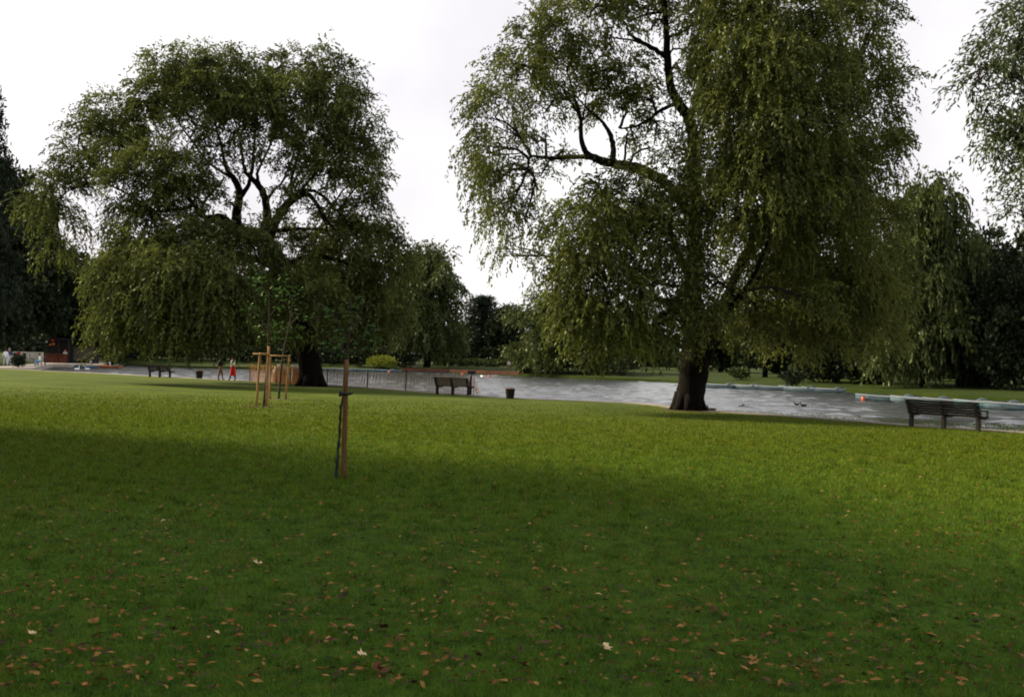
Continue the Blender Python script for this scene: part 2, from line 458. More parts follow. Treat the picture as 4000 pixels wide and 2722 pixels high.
# far bank and park beyond
fr = resample(far, 120)
b_ = MB(); vs = []; fs = []
offs = [(0, -1.0), (0.02, 0.30), (0.35, 0.34), (2.0, 0.42), (6, 0.6), (14, 0.78), (30, 0.95), (60, 1.05), (120, 1.2), (300, 1.5), (900, 2.0), (2500, 2.0)]
for i, p in enumerate(fr):
    # outward rays fan out from a point in the lake
    c = Vector((-6, 70, ZW)); d = (p - c); d.z = 0
    if p.x > 30: d = Vector((0.75, 0.66, 0))
    d.normalize()
    for o, z in offs:
        q = p + d * o
        vs.append((q.x, q.y, ZW + z + (0.12 * math.sin(q.x * .13) * math.sin(q.y * .11) if 3 < o < 200 else 0)))
k = len(offs)
for i in range(len(fr) - 1):
    for j in range(k - 1):
        a = i * k + j; fs.append((a, a + 1, a + k + 1, a + k))
b_.add(vs, fs)
tag(b_.build('far_bank', M['turf_far'], smooth=False), 'grassy far bank rising from the lake', None, kind='structure')

# paved landing stage at the left end of the lake
pv = [G(130, 1438, -0.25), G(211, 1421, -0.25), G(400, 1424, -0.25), P(420, 1400, 150), P(-300, 1390, 150), G(-300, 1432, -0.25)]
pv = [Vector((p.x, p.y, -0.22)) for p in pv]
pv2 = [Vector((p.x, p.y, -1.0)) for p in pv]
b_ = MB(); n = len(pv)
b_.add([tuple(p) for p in pv + pv2], [tuple(range(n))] + [(i, i + n, (i + 1) % n + n, (i + 1) % n) for i in range(n)])
tag(b_.build('landing_stage', M['paving']), 'pale paved landing stage at the far left shore', None, kind='structure')

# ------------------------------------------------------------------ foliage
def norm(a): return a / np.maximum(1e-9, np.linalg.norm(a, axis=1, keepdims=True))


def diamonds(p, a, L, Wd, r, flat=None):
    """narrow leaf quads from base p along a"""
    n = len(p)
    s = r.normal(size=(n, 3))
    if flat is not None: s = s * (1 - flat) + flat * np.cross(a, np.array([0, 0, 1.0]))
    w = norm(np.cross(a, np.cross(s, a)) + 1e-6)
    L = np.asarray(L).reshape(-1, 1); Wd = np.asarray(Wd).reshape(-1, 1)
    v = np.stack([p, p + a * L * 0.45 + w * Wd * .5, p + a * L, p + a * L * 0.45 - w * Wd * .5], axis=1)
    return v.reshape(-1, 3)


def strands(r, c, rad, n, lo, hi, leafL, leafW, step=0.13, up=0.35, grav=0.16, clump=6, spread=0.28, per=1.0, zlow=-0.55, inner=0.45):
    """drooping leafy strands rooted in an ellipsoid lobe"""
    nc = max(1, int(n / clump))
    u = r.normal(size=(nc, 3)); u = norm(u); u[:, 2] = np.where(u[:, 2] < zlow, -u[:, 2], u[:, 2])
    rr = inner + (1 - inner) * r.random((nc, 1)) ** 0.5
    base = np.array(c) + u * np.array(rad) * rr
    idx = np.repeat(np.arange(nc), clump)
    p = base[idx] + r.normal(size=(len(idx), 3)) * spread
    out = u[idx] * np.array([1, 1, 0.6])
    v = norm(out + np.array([0, 0, up]) + r.normal(size=out.shape) * 0.45)
    ln = r.uniform(lo, hi, len(idx))
    tint = np.repeat(r.random(nc), clump) * 0.6 + r.random(len(idx)) * 0.4
    V, T = [], []
    t = 0.0
    while t < hi:
        act = ln > t
        if not act.any(): break
        pa, va = p[act], v[act]
        k = int(per) + (1 if r.random() < per - int(per) else 0)
        for _ in range(k):
            d = norm(va * 0.8 + r.normal(size=va.shape) * 0.36 + np.array([0, 0, -0.25]))
            sc = r.uniform(0.7, 1.25, len(pa))
            V.append(diamonds(pa + r.normal(size=pa.shape) * 0.03, d, leafL * sc, leafW * sc, r))
            T.append(np.clip(tint[act] * 0.6 + r.random(len(pa)) * 0.4, 0, 1))
        v = norm(v + np.array([0, 0, -grav]) + r.normal(size=v.shape) * 0.10)
        p = p + v * step
        t += step
    return np.concatenate(V), np.concatenate(T)


def leaf_object(name, Vs, Ts, mat, parent, origin):
    v = np.concatenate(Vs) - np.array(origin)
    me = np_mesh(name, v, 4)
    face_attr(me, 'tint', np.concatenate(Ts))
    return link_mesh(name, me, mat, parent)


def branch_pts(pts, jit=0.0, sub=4):
    """smooth polyline through points (Catmull-Rom)"""
    pts = [Vector(p) for p in pts]
    q = [pts[0]] + pts + [pts[-1]]
    out = []
    for i in range(1, len(q) - 2):
        for s in range(sub):
            t = s / sub
            a, b, c, d = q[i - 1], q[i], q[i + 1], q[i + 2]
            out.append(0.5 * ((2 * b) + (c - a) * t + (2 * a - 5 * b + 4 * c - d) * t * t + (3 * b - a - 3 * c + d) * t ** 3)
                       + Vector((random.uniform(-jit, jit), random.uniform(-jit, jit), random.uniform(-jit, jit))))
    out.append(pts[-1])
    return out


def taper(n, a, b): return [a + (b - a) * i / (n - 1) for i in range(n)]


def big_willow(name, label, D, base_px, trunk, limbs, lobes, mat, leaf, seed, kd, group):
    r = np.random.default_rng(seed); s = D / F0
    o = P(base_px[0], base_px[1], D)
    root = empty(name, o, label=label, cat='tree', group=group)
    b_ = MB()
    pts = branch_pts([P(x, y, D + dz) - o for x, y, dz, w in trunk], 0.02)
    wd = np.interp(np.linspace(0, len(trunk) - 1, len(pts)), range(len(trunk)), [w * s / 2 for *_, w in trunk])
    b_.tube(pts, list(wd), 18, rough=0.10)
    # root flare
    for k in range(9):
        a = 2 * math.pi * k / 9 + 0.3; w = wd[0]
        b_.tube([Vector((math.cos(a) * w * .55, math.sin(a) * w * .55, 0.75)), Vector((math.cos(a) * w * .8, math.sin(a) * w * .8, 0.22)),
                 Vector((math.cos(a) * w * 1.12, math.sin(a) * w * 1.12, -0.08))], [w * .30, w * .26, w * .16], 8, rough=.1)
    b_.build('trunk', M['bark'], root, True)
    anchors = [p for p in pts[len(pts) // 3:]]
    for lm in limbs:
        q = branch_pts([P(x, y, D + dz) - o for x, y, dz, w in lm], 0.03)
        ww = np.interp(np.linspace(0, len(lm) - 1, len(q)), range(len(lm)), [max(5, w) * s / 2 for *_, w in lm])
        MB().tube(q, list(ww), 9, rough=0.12).build('limb', M['bark'], root, True)
        anchors += q[3:]
    Vs, Ts = [], []; tw = MB()
    for L_ in lobes:
        x, y, rx, rz, dz, dens, lo, hi = L_
        c = P(x, y, D + dz); rad = (rx * s, max(1.2, min(rx, rz * 1.2) * s), rz * s)
        n = max(30, int(kd * dens * rx * rz))
        v, t = strands(r, c, rad, n, lo, hi, leaf[0], leaf[1], step=leaf[2], per=leaf[3], clump=9, spread=.17, grav=.22)
        Vs.append(v); Ts.append(t)
        cl = c - o
        an = min(anchors, key=lambda a: (a - cl).length + 0.35 * max(0, a.z - cl.z))
        mid = an.lerp(cl, 0.5) + Vector((r.normal() * .2, r.normal() * .2, 0.25 + r.random() * .3))
        q = branch_pts([an, mid, cl], 0.03)
        tw.tube(q, taper(len(q), 0.075, 0.03), 5)
        for _ in range(9):
            u = norm(r.normal(size=(1, 3)))[0]; u[2] = abs(u[2]) * .8 - .1
            e = cl + Vector((u[0] * rad[0], u[1] * rad[1], u[2] * rad[2])) * 0.95
            st = q[int(r.integers(2, len(q)))]
            m_ = st.lerp(e, .55) + Vector((0, 0, .22 * r.random()))
            z = branch_pts([st, m_, e], 0.025, 3)
            tw.tube(z, taper(len(z), 0.03, 0.008), 4, cap=False)
    cr = leaf_object('crown', Vs, Ts, mat, root, o)
    tw.build('twigs', M['twig'], cr)
    return root


# ---- the big willow right of centre
DR = 41.8
trunk_R = [(2690, 1612, 0, 128), (2694, 1570, 0, 112), (2706, 1480, 0, 108), (2712, 1420, 0, 122), (2712, 1340, 0.2, 95), (2705, 1180, .3, 72), (2712, 1000, .5, 62),
           (2718, 820, .6, 52), (2714, 640, .6, 46), (2708, 540, .6, 44), (2690, 460, .6, 42), (2655, 410, .5, 40), (2625, 350, .5, 34), (2608, 260, .5, 30), (2603, 130, .5, 24), (2596, 0, .5, 18), (2590, -200, .5, 8)]
limbs_R = [
    [(2750, 1400, 0, 62), (2785, 1310, -.4, 48), (2830, 1180, -.6, 40), (2900, 1020, -.6, 32), (2980, 820, -.5, 24), (3050, 560, -.3, 18), (3100, 300, 0, 10)],
    [(2710, 860, .6, 46), (2640, 760, .2, 40), (2560, 690, 0, 40), (2480, 655, 0, 42), (2410, 645, 0, 36), (2340, 622, 0, 32), (2290, 595, 0, 24), (2272, 540, 0, 18), (2265, 450, .2, 15), (2235, 370, .4, 9)],
    [(2340, 622, 0, 24), (2250, 612, -.3, 18), (2150, 618, -.6, 14), (2076, 612, -1, 10), (2060, 660, -1, 8)],
    [(2392, 640, 0, 26), (2396, 570, .3, 22), (2378, 520, .5, 18), (2345, 470, .7, 12), (2290, 420, .8, 7), (2200, 330, 1, 5)],
    [(2440, 640, 0, 10), (2446, 560, .5, 9), (2450, 520, .5, 7)], [(2460, 645, 0, 12), (2480, 600, .5, 9), (2540, 575, .5, 8)],
    [(2265, 460, .2, 10), (2225, 390, .3, 7), (2170, 320, .5, 5), (2110, 270, .5, 4)],
    [(2268, 480, .2, 9), (2248, 380, .6, 6), (2215, 280, .8, 4)], [(2275, 470, .2, 8), (2290, 380, .8, 5), (2300, 300, .9, 4)],
    [(2606, 225, .5, 22), (2560, 195, .4, 19), (2510, 165, .3, 15), (2460, 135, .2, 11), (2440, 90, .2, 8), (2380, 55, .2, 5)],
    [(2520, 172, .3, 10), (2460, 158, .3, 8), (2390, 147, .3, 5)],
    [(2604, 150, .5, 12), (2680, 118, .5, 10), (2760, 40, .4, 7)], [(2602, 48, .5, 12), (2530, 55, .4, 9), (2455, 88, .2, 6)],
    [(2612, 215, .5, 9), (2640, 190, .5, 8), (2690, 206, .4, 6)],
    [(2700, 480, .6, 22), (2715, 390, .4, 17), (2735, 300, .3, 13), (2790, 160, 0, 9)],
    [(2650, 405, .5, 18), (2580, 430, .8, 14), (2500, 490, 1, 10), (2420, 500, 1.2, 6)],
    [(2690, 1080, .3, 34), (2640, 960, -.6, 26), (2612, 900, -.9, 20), (2590, 880, -1, 10)],
    [(2640, 960, -.6, 24), (2590, 985, -1.2, 20), (2540, 1070, -1.8, 15), (2490, 1110, -2.2, 10), (2380, 1100, -2.8, 7)],
    [(2715, 1290, .2, 34), (2600, 1180, -1.4, 22), (2480, 1160, -2.2, 14), (2350, 1230, -3, 8)],
    [(2800, 1280, -.4, 32), (2930, 1120, 1, 24), (3100, 1000, 2, 16), (3300, 960, 3, 10)],
    [(2850, 1120, -.6, 26), (3000, 900, 1, 20), (3200, 640, 1.5, 14), (3350, 420, 1, 8)],
    [(2785, 1310, -.4, 28), (2850, 1200, -1.8, 20), (2960, 1050, -2.8, 14), (3050, 800, -3, 9)]]
# x, y, rx, rz, depth offset, density, strand length range
lobes_R = [
    (2300, 70, 190, 110, 0, 1, 0.5, 1.2), (2130, 190, 150, 120, 0, 1, 0.5, 1.2), (2020, 330, 130, 110, -0.3, 1, 0.5, 1.3), (2250, 260, 150, 110, 0.6, 0.8, 0.5, 1.2), (1935, 460, 95, 100, -0.5, 0.95, 0.6, 1.5), (1900, 600, 70, 100, -0.6, 0.9, 0.7, 1.7), (1910, 740, 70, 90, -0.6, 0.8, 0.8, 2), (1990, 700, 80, 80, -0.4, 0.55, 0.8, 1.8),
    (1960, 880, 60, 80, -0.5, 0.8, 0.8, 2.2), (2000, 1000, 40, 60, -0.5, 0.8, 0.8, 1.9), (2050, 860, 60, 60, 0, 0.5, 0.6, 1.6), (2090, 560, 80, 60, 0.2, 0.45, 0.5, 1.2), (2110, 690, 70, 50, 0.3, 0.5, 0.6, 1.4), (2190, 640, 60, 40, -0.4, 0.7, 0.5, 1), (2130, 440, 110, 70, 0.6, 0.6, 0.5, 1.1), (2330, 360, 110, 80, 1.4, 0.8, 0.5, 1.1),
    (2440, 300, 130, 90, 1.6, 0.85, 0.5, 1.1), (2430, 430, 130, 70, 1.6, 0.8, 0.5, 1.1), (2540, 400, 90, 90, 1.7, 0.75, 0.5, 1.1), (2560, 530, 100, 70, 1.8, 0.7, 0.5, 1.1), (2620, 620, 70, 60, 1.6, 0.7, 0.4, 1), (2480, 560, 60, 50, 1.5, 0.5, 0.4, 0.9), (2500, 40, 130, 70, 0.8, 0.7, 0.4, 1), (2540, 120, 80, 50, 1.2, 0.5, 0.4, 0.9),
    (2690, 60, 110, 90, 0.8, 0.7, 0.5, 1.1), (2660, 300, 60, 50, 1.2, 0.5, 0.4, 1), (2400, -80, 260, 90, 0, 0.9, 0.5, 1.2), (2720, -110, 280, 100, 0, 0.9, 0.5, 1.2), (3080, -90, 280, 120, 0, 0.9, 0.5, 1.3), (3330, 0, 160, 110, 0, 1, 0.5, 1.2), (2560, 720, 150, 70, -2.4, 1, 0.6, 1.4), (2420, 790, 130, 80, -3, 1, 0.7, 1.6),
    (2290, 870, 120, 90, -3.2, 1, 0.7, 1.8), (2220, 990, 90, 100, -3.4, 1, 0.8, 2), (2350, 1010, 120, 110, -3.6, 1.05, 0.8, 2), (2260, 1140, 90, 90, -3.4, 1, 0.8, 2), (2380, 1180, 120, 110, -3.8, 1.05, 0.8, 2), (2300, 1270, 90, 80, -3.6, 1, 0.7, 1.6), (2430, 1330, 130, 70, -3.6, 1, 0.6, 1.3), (2340, 1360, 90, 45, -3.4, 1, 0.5, 1),
    (2520, 1270, 110, 90, -3, 0.9, 0.6, 1.6), (2480, 930, 110, 90, -3.2, 0.9, 0.7, 1.7), (2640, 830, 120, 80, -2.6, 1, 0.6, 1.5), (2560, 860, 80, 60, -2.2, 0.7, 0.6, 1.3), (2500, 1080, 90, 90, -2.6, 0.7, 0.7, 1.6), (2620, 1120, 110, 100, -2.8, 0.95, 0.7, 1.7), (2680, 980, 110, 90, -2.6, 0.85, 0.7, 1.6), (2700, 1240, 110, 80, -3, 1, 0.6, 1.4),
    (2620, 1300, 90, 60, -2.4, 0.9, 0.5, 1.2), (2760, 1320, 80, 60, -2.6, 0.95, 0.5, 1), (2780, 1120, 100, 90, -2.6, 0.8, 0.6, 1.5), (2850, 90, 150, 120, -2, 1.1, 0.6, 1.4), (3080, 80, 170, 130, -2, 1.1, 0.6, 1.4), (3290, 130, 150, 120, -0.8, 1.1, 0.5, 1.3), (3420, 90, 70, 80, 0, 0.8, 0.5, 1.1), (2820, 280, 120, 130, -2.6, 1.1, 0.7, 1.6),
    (2980, 300, 150, 140, -3.2, 1.15, 0.7, 1.7), (3180, 300, 150, 130, -2.4, 1.15, 0.7, 1.6), (3370, 290, 110, 110, -0.8, 1.1, 0.6, 1.3), (3490, 340, 65, 70, 0, 0.9, 0.5, 1), (2860, 480, 120, 130, -2.8, 1.1, 0.8, 1.8), (3020, 520, 150, 140, -3.6, 1.15, 0.8, 1.8), (3220, 510, 150, 140, -2.8, 1.15, 0.8, 1.8), (3400, 480, 100, 110, -0.8, 1.1, 0.6, 1.4),
    (2820, 680, 110, 110, -2.6, 1, 0.8, 1.8), (2960, 740, 150, 130, -3.6, 1.1, 0.8, 1.9), (3160, 730, 160, 140, -3, 1.15, 0.8, 1.9), (3350, 680, 130, 120, -1, 1.1, 0.7, 1.6), (3440, 600, 70, 90, 0, 1, 0.6, 1.2), (2840, 880, 120, 100, -2.6, 0.9, 0.8, 1.7), (3020, 940, 150, 120, -1.2, 1.1, 0.8, 1.9), (3220, 930, 160, 130, -0.4, 1.15, 0.8, 2),
    (3400, 880, 100, 120, 1.6, 1.1, 0.8, 1.8), (2960, 1090, 120, 80, 0.4, 0.8, 0.7, 1.6), (3130, 1110, 150, 110, 1.4, 1.1, 0.8, 2), (3320, 1100, 140, 110, 2, 1.1, 0.8, 2), (3440, 1050, 70, 100, 2.4, 1, 0.8, 1.6), (2900, 1240, 110, 80, 1.6, 0.8, 0.7, 1.5), (3080, 1270, 140, 80, 2.6, 1.1, 0.7, 1.6), (3260, 1270, 140, 80, 2.4, 1.1, 0.7, 1.6),
    (3420, 1240, 100, 90, 2.8, 1, 0.7, 1.5), (3200, 1230, 60, 70, -3, 0.9, 0.7, 1.4), (2910, 1330, 90, 50, 2.6, 0.9, 0.5, 1.3), (3080, 1350, 120, 45, 3, 1, 0.5, 1.3), (3270, 1345, 120, 45, 2.8, 1, 0.5, 1.3), (3420, 1330, 80, 50, 3, 1, 0.5, 1.3), (2900, 150, 220, 150, 4, 0.9, 0.6, 1.4), (3150, 350, 230, 170, 5, 1, 0.6, 1.5),
    (3050, 650, 240, 180, 5.5, 1, 0.7, 1.7), (3250, 850, 200, 180, 5, 1, 0.7, 1.8), (2960, 950, 170, 140, 4.5, 0.8, 0.7, 1.6), (3100, 1150, 220, 120, 4.5, 1, 0.7, 1.8), (2880, 420, 140, 140, 4, 0.8, 0.6, 1.4), (2840, 720, 120, 120, 4, 0.5, 0.6, 1.4), (3350, 1180, 160, 130, 4, 1, 0.7, 1.8)]
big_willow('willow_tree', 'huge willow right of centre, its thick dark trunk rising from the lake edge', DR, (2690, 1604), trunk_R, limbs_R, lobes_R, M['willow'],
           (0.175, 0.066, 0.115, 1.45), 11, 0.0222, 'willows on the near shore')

# ---- the big willow on the left
DL = 61.0
trunk_L = [(1215, 1514, 0, 108), (1213, 1488, 0, 92), (1208, 1420, 0, 88), (1190, 1320, 0, 84), (1150, 1180, 0, 80), (1095, 1050, 0, 78), (1040, 960, 0, 76), (1000, 905, 0, 66)]
limbs_L = [
    [(1010, 930, 0, 60), (930, 890, 0, 46), (925, 830, 0, 36), (938, 760, 0, 30), (915, 700, 0, 24), (888, 662, 0, 16), (860, 560, 0, 10), (820, 400, 0, 6)],
    [(930, 780, 0, 22), (965, 735, 0, 18), (982, 680, 0, 14), (990, 600, 0, 11), (1000, 480, 0, 8), (1020, 330, 0, 5)],
    [(1030, 940, 0, 56), (1042, 860, 0, 34), (1038, 790, 0, 30), (1018, 735, 0, 26), (985, 700, 0, 20), (955, 660, 0, 13), (940, 560, 0, 9), (900, 400, 0, 5)],
    [(1018, 735, 0, 16), (1005, 690, 0, 13), (1020, 640, 0, 9), (1090, 500, 0, 6)],
    [(1045, 780, 0, 12), (1072, 742, 0, 10), (1110, 700, 0, 8), (1160, 560, 0, 5)],
    [(1040, 940, 0, 52), (1080, 860, -.2, 36), (1115, 805, -.3, 32), (1160, 770, -.4, 28), (1200, 758, -.5, 20), (1240, 800, -.6, 15), (1275, 860, -.8, 11), (1310, 900, -1, 8)],
    [(1130, 795, -.3, 20), (1170, 755, 0, 17), (1215, 745, .2, 14), (1265, 770, .4, 11), (1340, 850, .6, 8), (1400, 930, 1, 6)],
    [(1140, 780, -.3, 16), (1140, 700, 0, 12), (1180, 560, 0, 9), (1260, 400, 0, 5)], [(1165, 760, 0, 12), (1250, 660, .5, 9), (1370, 560, 1, 6)],
    [(1245, 800, -.6, 9), (1262, 850, -.8, 8), (1280, 900, -1, 6)], [(1080, 900, 0, 22), (1160, 895, .8, 14), (1270, 900, 1, 10), (1300, 960, 1.2, 7)],
    [(970, 930, 0, 40), (895, 870, -.2, 30), (860, 848, -.3, 28), (815, 850, -.5, 24), (778, 838, -.6, 20), (760, 805, -.7, 16), (700, 820, -1, 13), (600, 822, -1.4, 8), (480, 780, -1.6, 5)],
    [(960, 950, 0, 28), (885, 890, -.6, 20), (835, 868, -1, 14), (790, 872, -1.2, 10), (760, 930, -1.6, 7)],
    [(778, 838, -.6, 12), (810, 770, -.3, 9), (860, 720, -.1, 8), (875, 690, 0, 5)],
    [(915, 700, 0, 12), (820, 640, 0, 9), (740, 540, 0, 8), (700, 480, 0, 5)], [(760, 805, -.7, 14), (600, 640, -1, 10), (450, 560, -1, 7), (340, 520, -1, 5)],
    [(600, 820, -1.4, 9), (420, 720, -1.4, 7), (280, 740, -1.2, 5), (200, 800, -1, 4)],
    [(1095, 1050, 0, 34), (960, 1000, -2, 24), (800, 980, -3.5, 16), (640, 1020, -4.5, 9)], [(1140, 1180, 0, 30), (980, 1130, -2.4, 20), (780, 1140, -4.5, 12), (560, 1180, -5, 7)],
    [(1095, 1050, 0, 32), (1220, 1000, 1, 22), (1380, 1040, 2, 12), (1470, 1150, 2.4, 7)]]
lobes_L = [
    (640, 270, 80, 75, 0, 1, .5, 1.2), (770, 255, 100, 70, 0, 1, .5, 1.1), (720, 350, 130, 90, -1, 1, .5, 1.3), (900, 275, 110, 70, -.5, 1, .5, 1.2), (1010, 300, 80, 60, .5, .9, .5, 1.1),
    (1120, 265, 90, 65, 0, 1, .5, 1.1), (1240, 265, 100, 65, 0, 1, .5, 1.1), (1340, 330, 80, 80, 0, 1, .5, 1.2), (1400, 440, 75, 85, 0, .95, .5, 1.2), (1450, 560, 60, 80, 0, .9, .5, 1.3),
    (600, 400, 100, 85, -.6, .9, .6, 1.4), (850, 390, 120, 90, -1.6, 1.05, .6, 1.4), (990, 420, 120, 90, -1.8, 1.05, .6, 1.4), (1150, 390, 120, 90, -1.4, 1, .6, 1.4), (1280, 430, 110, 90, -1, .95, .6, 1.4),
    (760, 490, 110, 70, -1.2, .8, .6, 1.4), (900, 520, 110, 70, -1.6, .9, .6, 1.3), (1060, 540, 120, 80, -1.6, .95, .6, 1.4), (1210, 560, 120, 90, -1.2, .95, .6, 1.5), (1350, 600, 100, 90, -.4, .9, .6, 1.5),
    (1130, 660, 70, 50, -.6, .7, .5, 1.1), (1260, 690, 100, 60, -.6, .85, .6, 1.5), (1380, 730, 100, 80, 0, .9, .6, 1.6), (1460, 700, 50, 70, .4, .8, .6, 1.4),
    (430, 440, 90, 65, 0, 1, .5, 1.2), (530, 470, 90, 70, .3, .95, .5, 1.3), (360, 520, 95, 70, 0, 1, .5, 1.3), (470, 580, 110, 75, -.6, .95, .6, 1.4), (310, 610, 85, 65, 0, .95, .6, 1.4), (590, 580, 80, 60, 0, .7, .5, 1.2),
    (380, 690, 110, 60, -.5, .9, .6, 1.4), (250, 730, 95, 55, -.4, .95, .7, 1.6), (165, 800, 60, 50, -.4, .9, .8, 2.0), (230, 860, 70, 60, -.4, .85, .9, 2.4), (240, 980, 45, 60, -.3, .8, .9, 2.2), (330, 750, 60, 30, -.4, .8, .3, .8),
    (600, 660, 120, 80, -3, 1.1, .6, 1.5), (720, 690, 110, 75, -3.2, 1.1, .6, 1.4), (500, 730, 100, 70, -2.6, 1, .6, 1.5), (640, 760, 110, 60, -2.6, 1, .6, 1.5), (770, 760, 60, 50, -2, .8, .5, 1.2), (800, 600, 80, 50, -1, .7, .5, 1.2),
    (500, 860, 70, 80, -2, .8, .8, 1.7), (560, 900, 90, 80, -2.6, .8, .8, 1.9), (680, 900, 90, 60, -2, .6, .7, 1.6), (470, 1010, 60, 70, -2.2, .9, .8, 1.8),
    (800, 960, 130, 70, -4, 1.05, .8, 1.8), (940, 960, 110, 60, -4, .95, .7, 1.6), (640, 1000, 120, 80, -4, 1.05, .8, 2), (500, 1080, 110, 100, -4, 1.05, .9, 2.2), (450, 1200, 80, 90, -3.6, 1, .9, 2.2),
    (700, 1100, 130, 100, -5.5, 1.1, .9, 2.2), (850, 1090, 120, 90, -5.2, 1.05, .9, 2.1), (590, 1200, 130, 100, -5.4, 1.1, .9, 2.2), (760, 1230, 130, 100, -6, 1.1, .9, 2.2), (900, 1220, 110, 100, -5, 1, .9, 2.1),
    (450, 1310, 75, 60, -4, 1, .6, 1.5), (560, 1320, 110, 60, -5, 1.05, .6, 1.6), (690, 1340, 110, 50, -5.6, 1.05, .5, 1.4), (820, 1330, 100, 55, -5, 1, .6, 1.4), (930, 1330, 70, 50, -4.4, .9, .5, 1.2), (430, 1380, 50, 30, -4, 1, .4, .8),
    (1000, 1080, 100, 90, -3.4, .8, .8, 1.9), (1010, 1220, 80, 100, -2, .8, .8, 1.9),
    (1090, 930, 80, 45, 2, .7, .6, 1.3), (1180, 980, 100, 60, 1.6, .7, .6, 1.5), (1320, 880, 100, 70, .6, .8, .7, 1.6), (1430, 850, 80, 80, .8, .95, .7, 1.8), (1330, 1000, 120, 80, 1, .85, .8, 1.9), (1480, 960, 80, 90, 1, 1, .8, 2),
    (1540, 1010, 50, 80, 1.2, .9, .8, 2), (1200, 1100, 120, 80, 2.4, .9, .8, 1.9), (1350, 1130, 120, 100, 1.4, 1, .8, 2), (1490, 1130, 90, 110, 1.4, 1, .8, 2), (1100, 1200, 110, 100, 3, .9, .8, 2), (1250, 1240, 120, 90, 2.6, 1, .8, 1.9),
    (1390, 1270, 110, 80, 2, 1, .8, 1.8), (1500, 1280, 80, 80, 2, 1, .7, 1.8), (1300, 1330, 100, 40, 3, .9, .4, .9), (1060, 1320, 80, 50, 3, .9, .5, 1.0),
    (870, 640, 70, 40, -.8, .5, .4, 1.1), (1000, 610, 70, 40, -1, .6, .4, 1.1), (1090, 740, 60, 50, -1, .45, .5, 1.2), (1200, 830, 90, 50, -1.2, .5, .5, 1.4), (1120, 880, 70, 40, -1.5, .5, .4, 1.0), (900, 820, 50, 40, -1, .35, .4, 1.0), (640, 850, 100, 50, -2.2, .8, .6, 1.5), (860, 920, 80, 40, -3, .8, .5, 1.3), (1000, 900, 80, 40, -2.6, .7, .5, 1.2), (740, 860, 70, 40, -1.8, .6, .5, 1.2),
    (1160, 1260, 90, 60, -3, .7, .6, 1.4), (1270, 1200, 90, 70, -2.5, .7, .6, 1.5), (1090, 1320, 80, 40, -2.6, .7, .4, 1.0), (1250, 1310, 90, 45, -2, .7, .4, 1.0), (1180, 1120, 100, 60, -2.8, .7, .6, 1.5),
    # far side of the crown
    (800, 380, 200, 110, 4, .9, .6, 1.4), (1200, 400, 200, 120, 4.5, .9, .6, 1.4), (1330, 640, 130, 130, 5, .8, .6, 1.6), (470, 540, 130, 90, 4.5, .8, .5, 1.2), (720, 760, 120, 90, 5, .8, .5, 1.2), (1380, 980, 150, 140, 5.5, 1, .7, 1.8),
    (560, 1080, 170, 140, 4, .9, .7, 1.8), (800, 1180, 200, 130, 5, 1, .7, 1.8), (1100, 1180, 200, 110, 6, 1, .7, 1.8), (1380, 1220, 170, 110, 6, 1, .7, 1.8), (960, 440, 130, 90, 4, .7, .6, 1.4)]
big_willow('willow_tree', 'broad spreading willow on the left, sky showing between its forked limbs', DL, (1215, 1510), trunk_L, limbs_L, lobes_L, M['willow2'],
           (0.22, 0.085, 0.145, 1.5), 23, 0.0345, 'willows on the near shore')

# ---- willow at the right edge, trunk outside the frame
DE = 30.0
oE = Vector((20.0, 26.5, -0.25)); dpx = DE / F0
trunk_E = [(4560, 1680, -2.6, 150), (4550, 1500, -2.6, 110), (4530, 1200, -2.4, 100), (4480, 800, -2, 80), (4400, 400, -1.5, 50), (4350, 0, -1, 24)]
limbs_E = [[(4500, 900, -2, 60), (4350, 600, -1, 36), (4150, 400, 0, 18), (3950, 300, .4, 8)], [(4520, 1100, -2.2, 60), (4320, 850, -.6, 34), (4100, 700, .4, 14)], [(4420, 500, -1.6, 40), (4250, 180, -.5, 20), (4050, 100, 0, 8)]]
lobes_E = [(3960, 170, 110, 90, 0, 1, .5, 1.1), (4080, 60, 140, 110, 0, 1, .5, 1.1), (3870, 270, 80, 60, 0, .9, .5, 1.0), (3810, 330, 45, 40, 0, .7, .4, .9), (3960, 370, 110, 100, 0, 1.05, .5, 1.2), (4120, 260, 140, 130, .4, 1, .5, 1.2), (3950, 530, 70, 100, 0, 1, .5, 1.2), (4060, 520, 120, 120, 0, 1, .5, 1.2), (3960, 680, 50, 80, 0, .85, .5, 1.2),
           (4040, 720, 90, 90, 0, .9, .5, 1.2), (4000, 850, 60, 60, 0, .8, .5, 1.0), (4180, 480, 140, 160, .6, 1, .5, 1.2), (4220, 760, 140, 150, .4, 1, .5, 1.2), (4300, 200, 170, 170, .4, 1, .5, 1.2), (4400, -40, 220, 130, 0, 1, .5, 1.2), (4480, 450, 200, 180, -1.5, 1, .5, 1.2), (4500, 800, 220, 170, -3.2, 1, .5, 1.3), (4700, 400, 220, 200, -2, 1, .5, 1.2),
           (4750, 700, 200, 180, -1, 1, .5, 1.3), (4250, 420, 180, 180, 3.5, 1, .5, 1.2), (4400, 760, 200, 160, 3, 1, .5, 1.2), (4180, 140, 150, 130, 3, .9, .5, 1.2)]
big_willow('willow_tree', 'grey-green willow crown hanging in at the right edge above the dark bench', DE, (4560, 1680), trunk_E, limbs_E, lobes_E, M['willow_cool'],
           (0.17, 0.058, 0.12, 1.2), 31, 0.016, 'willows on the near shore')

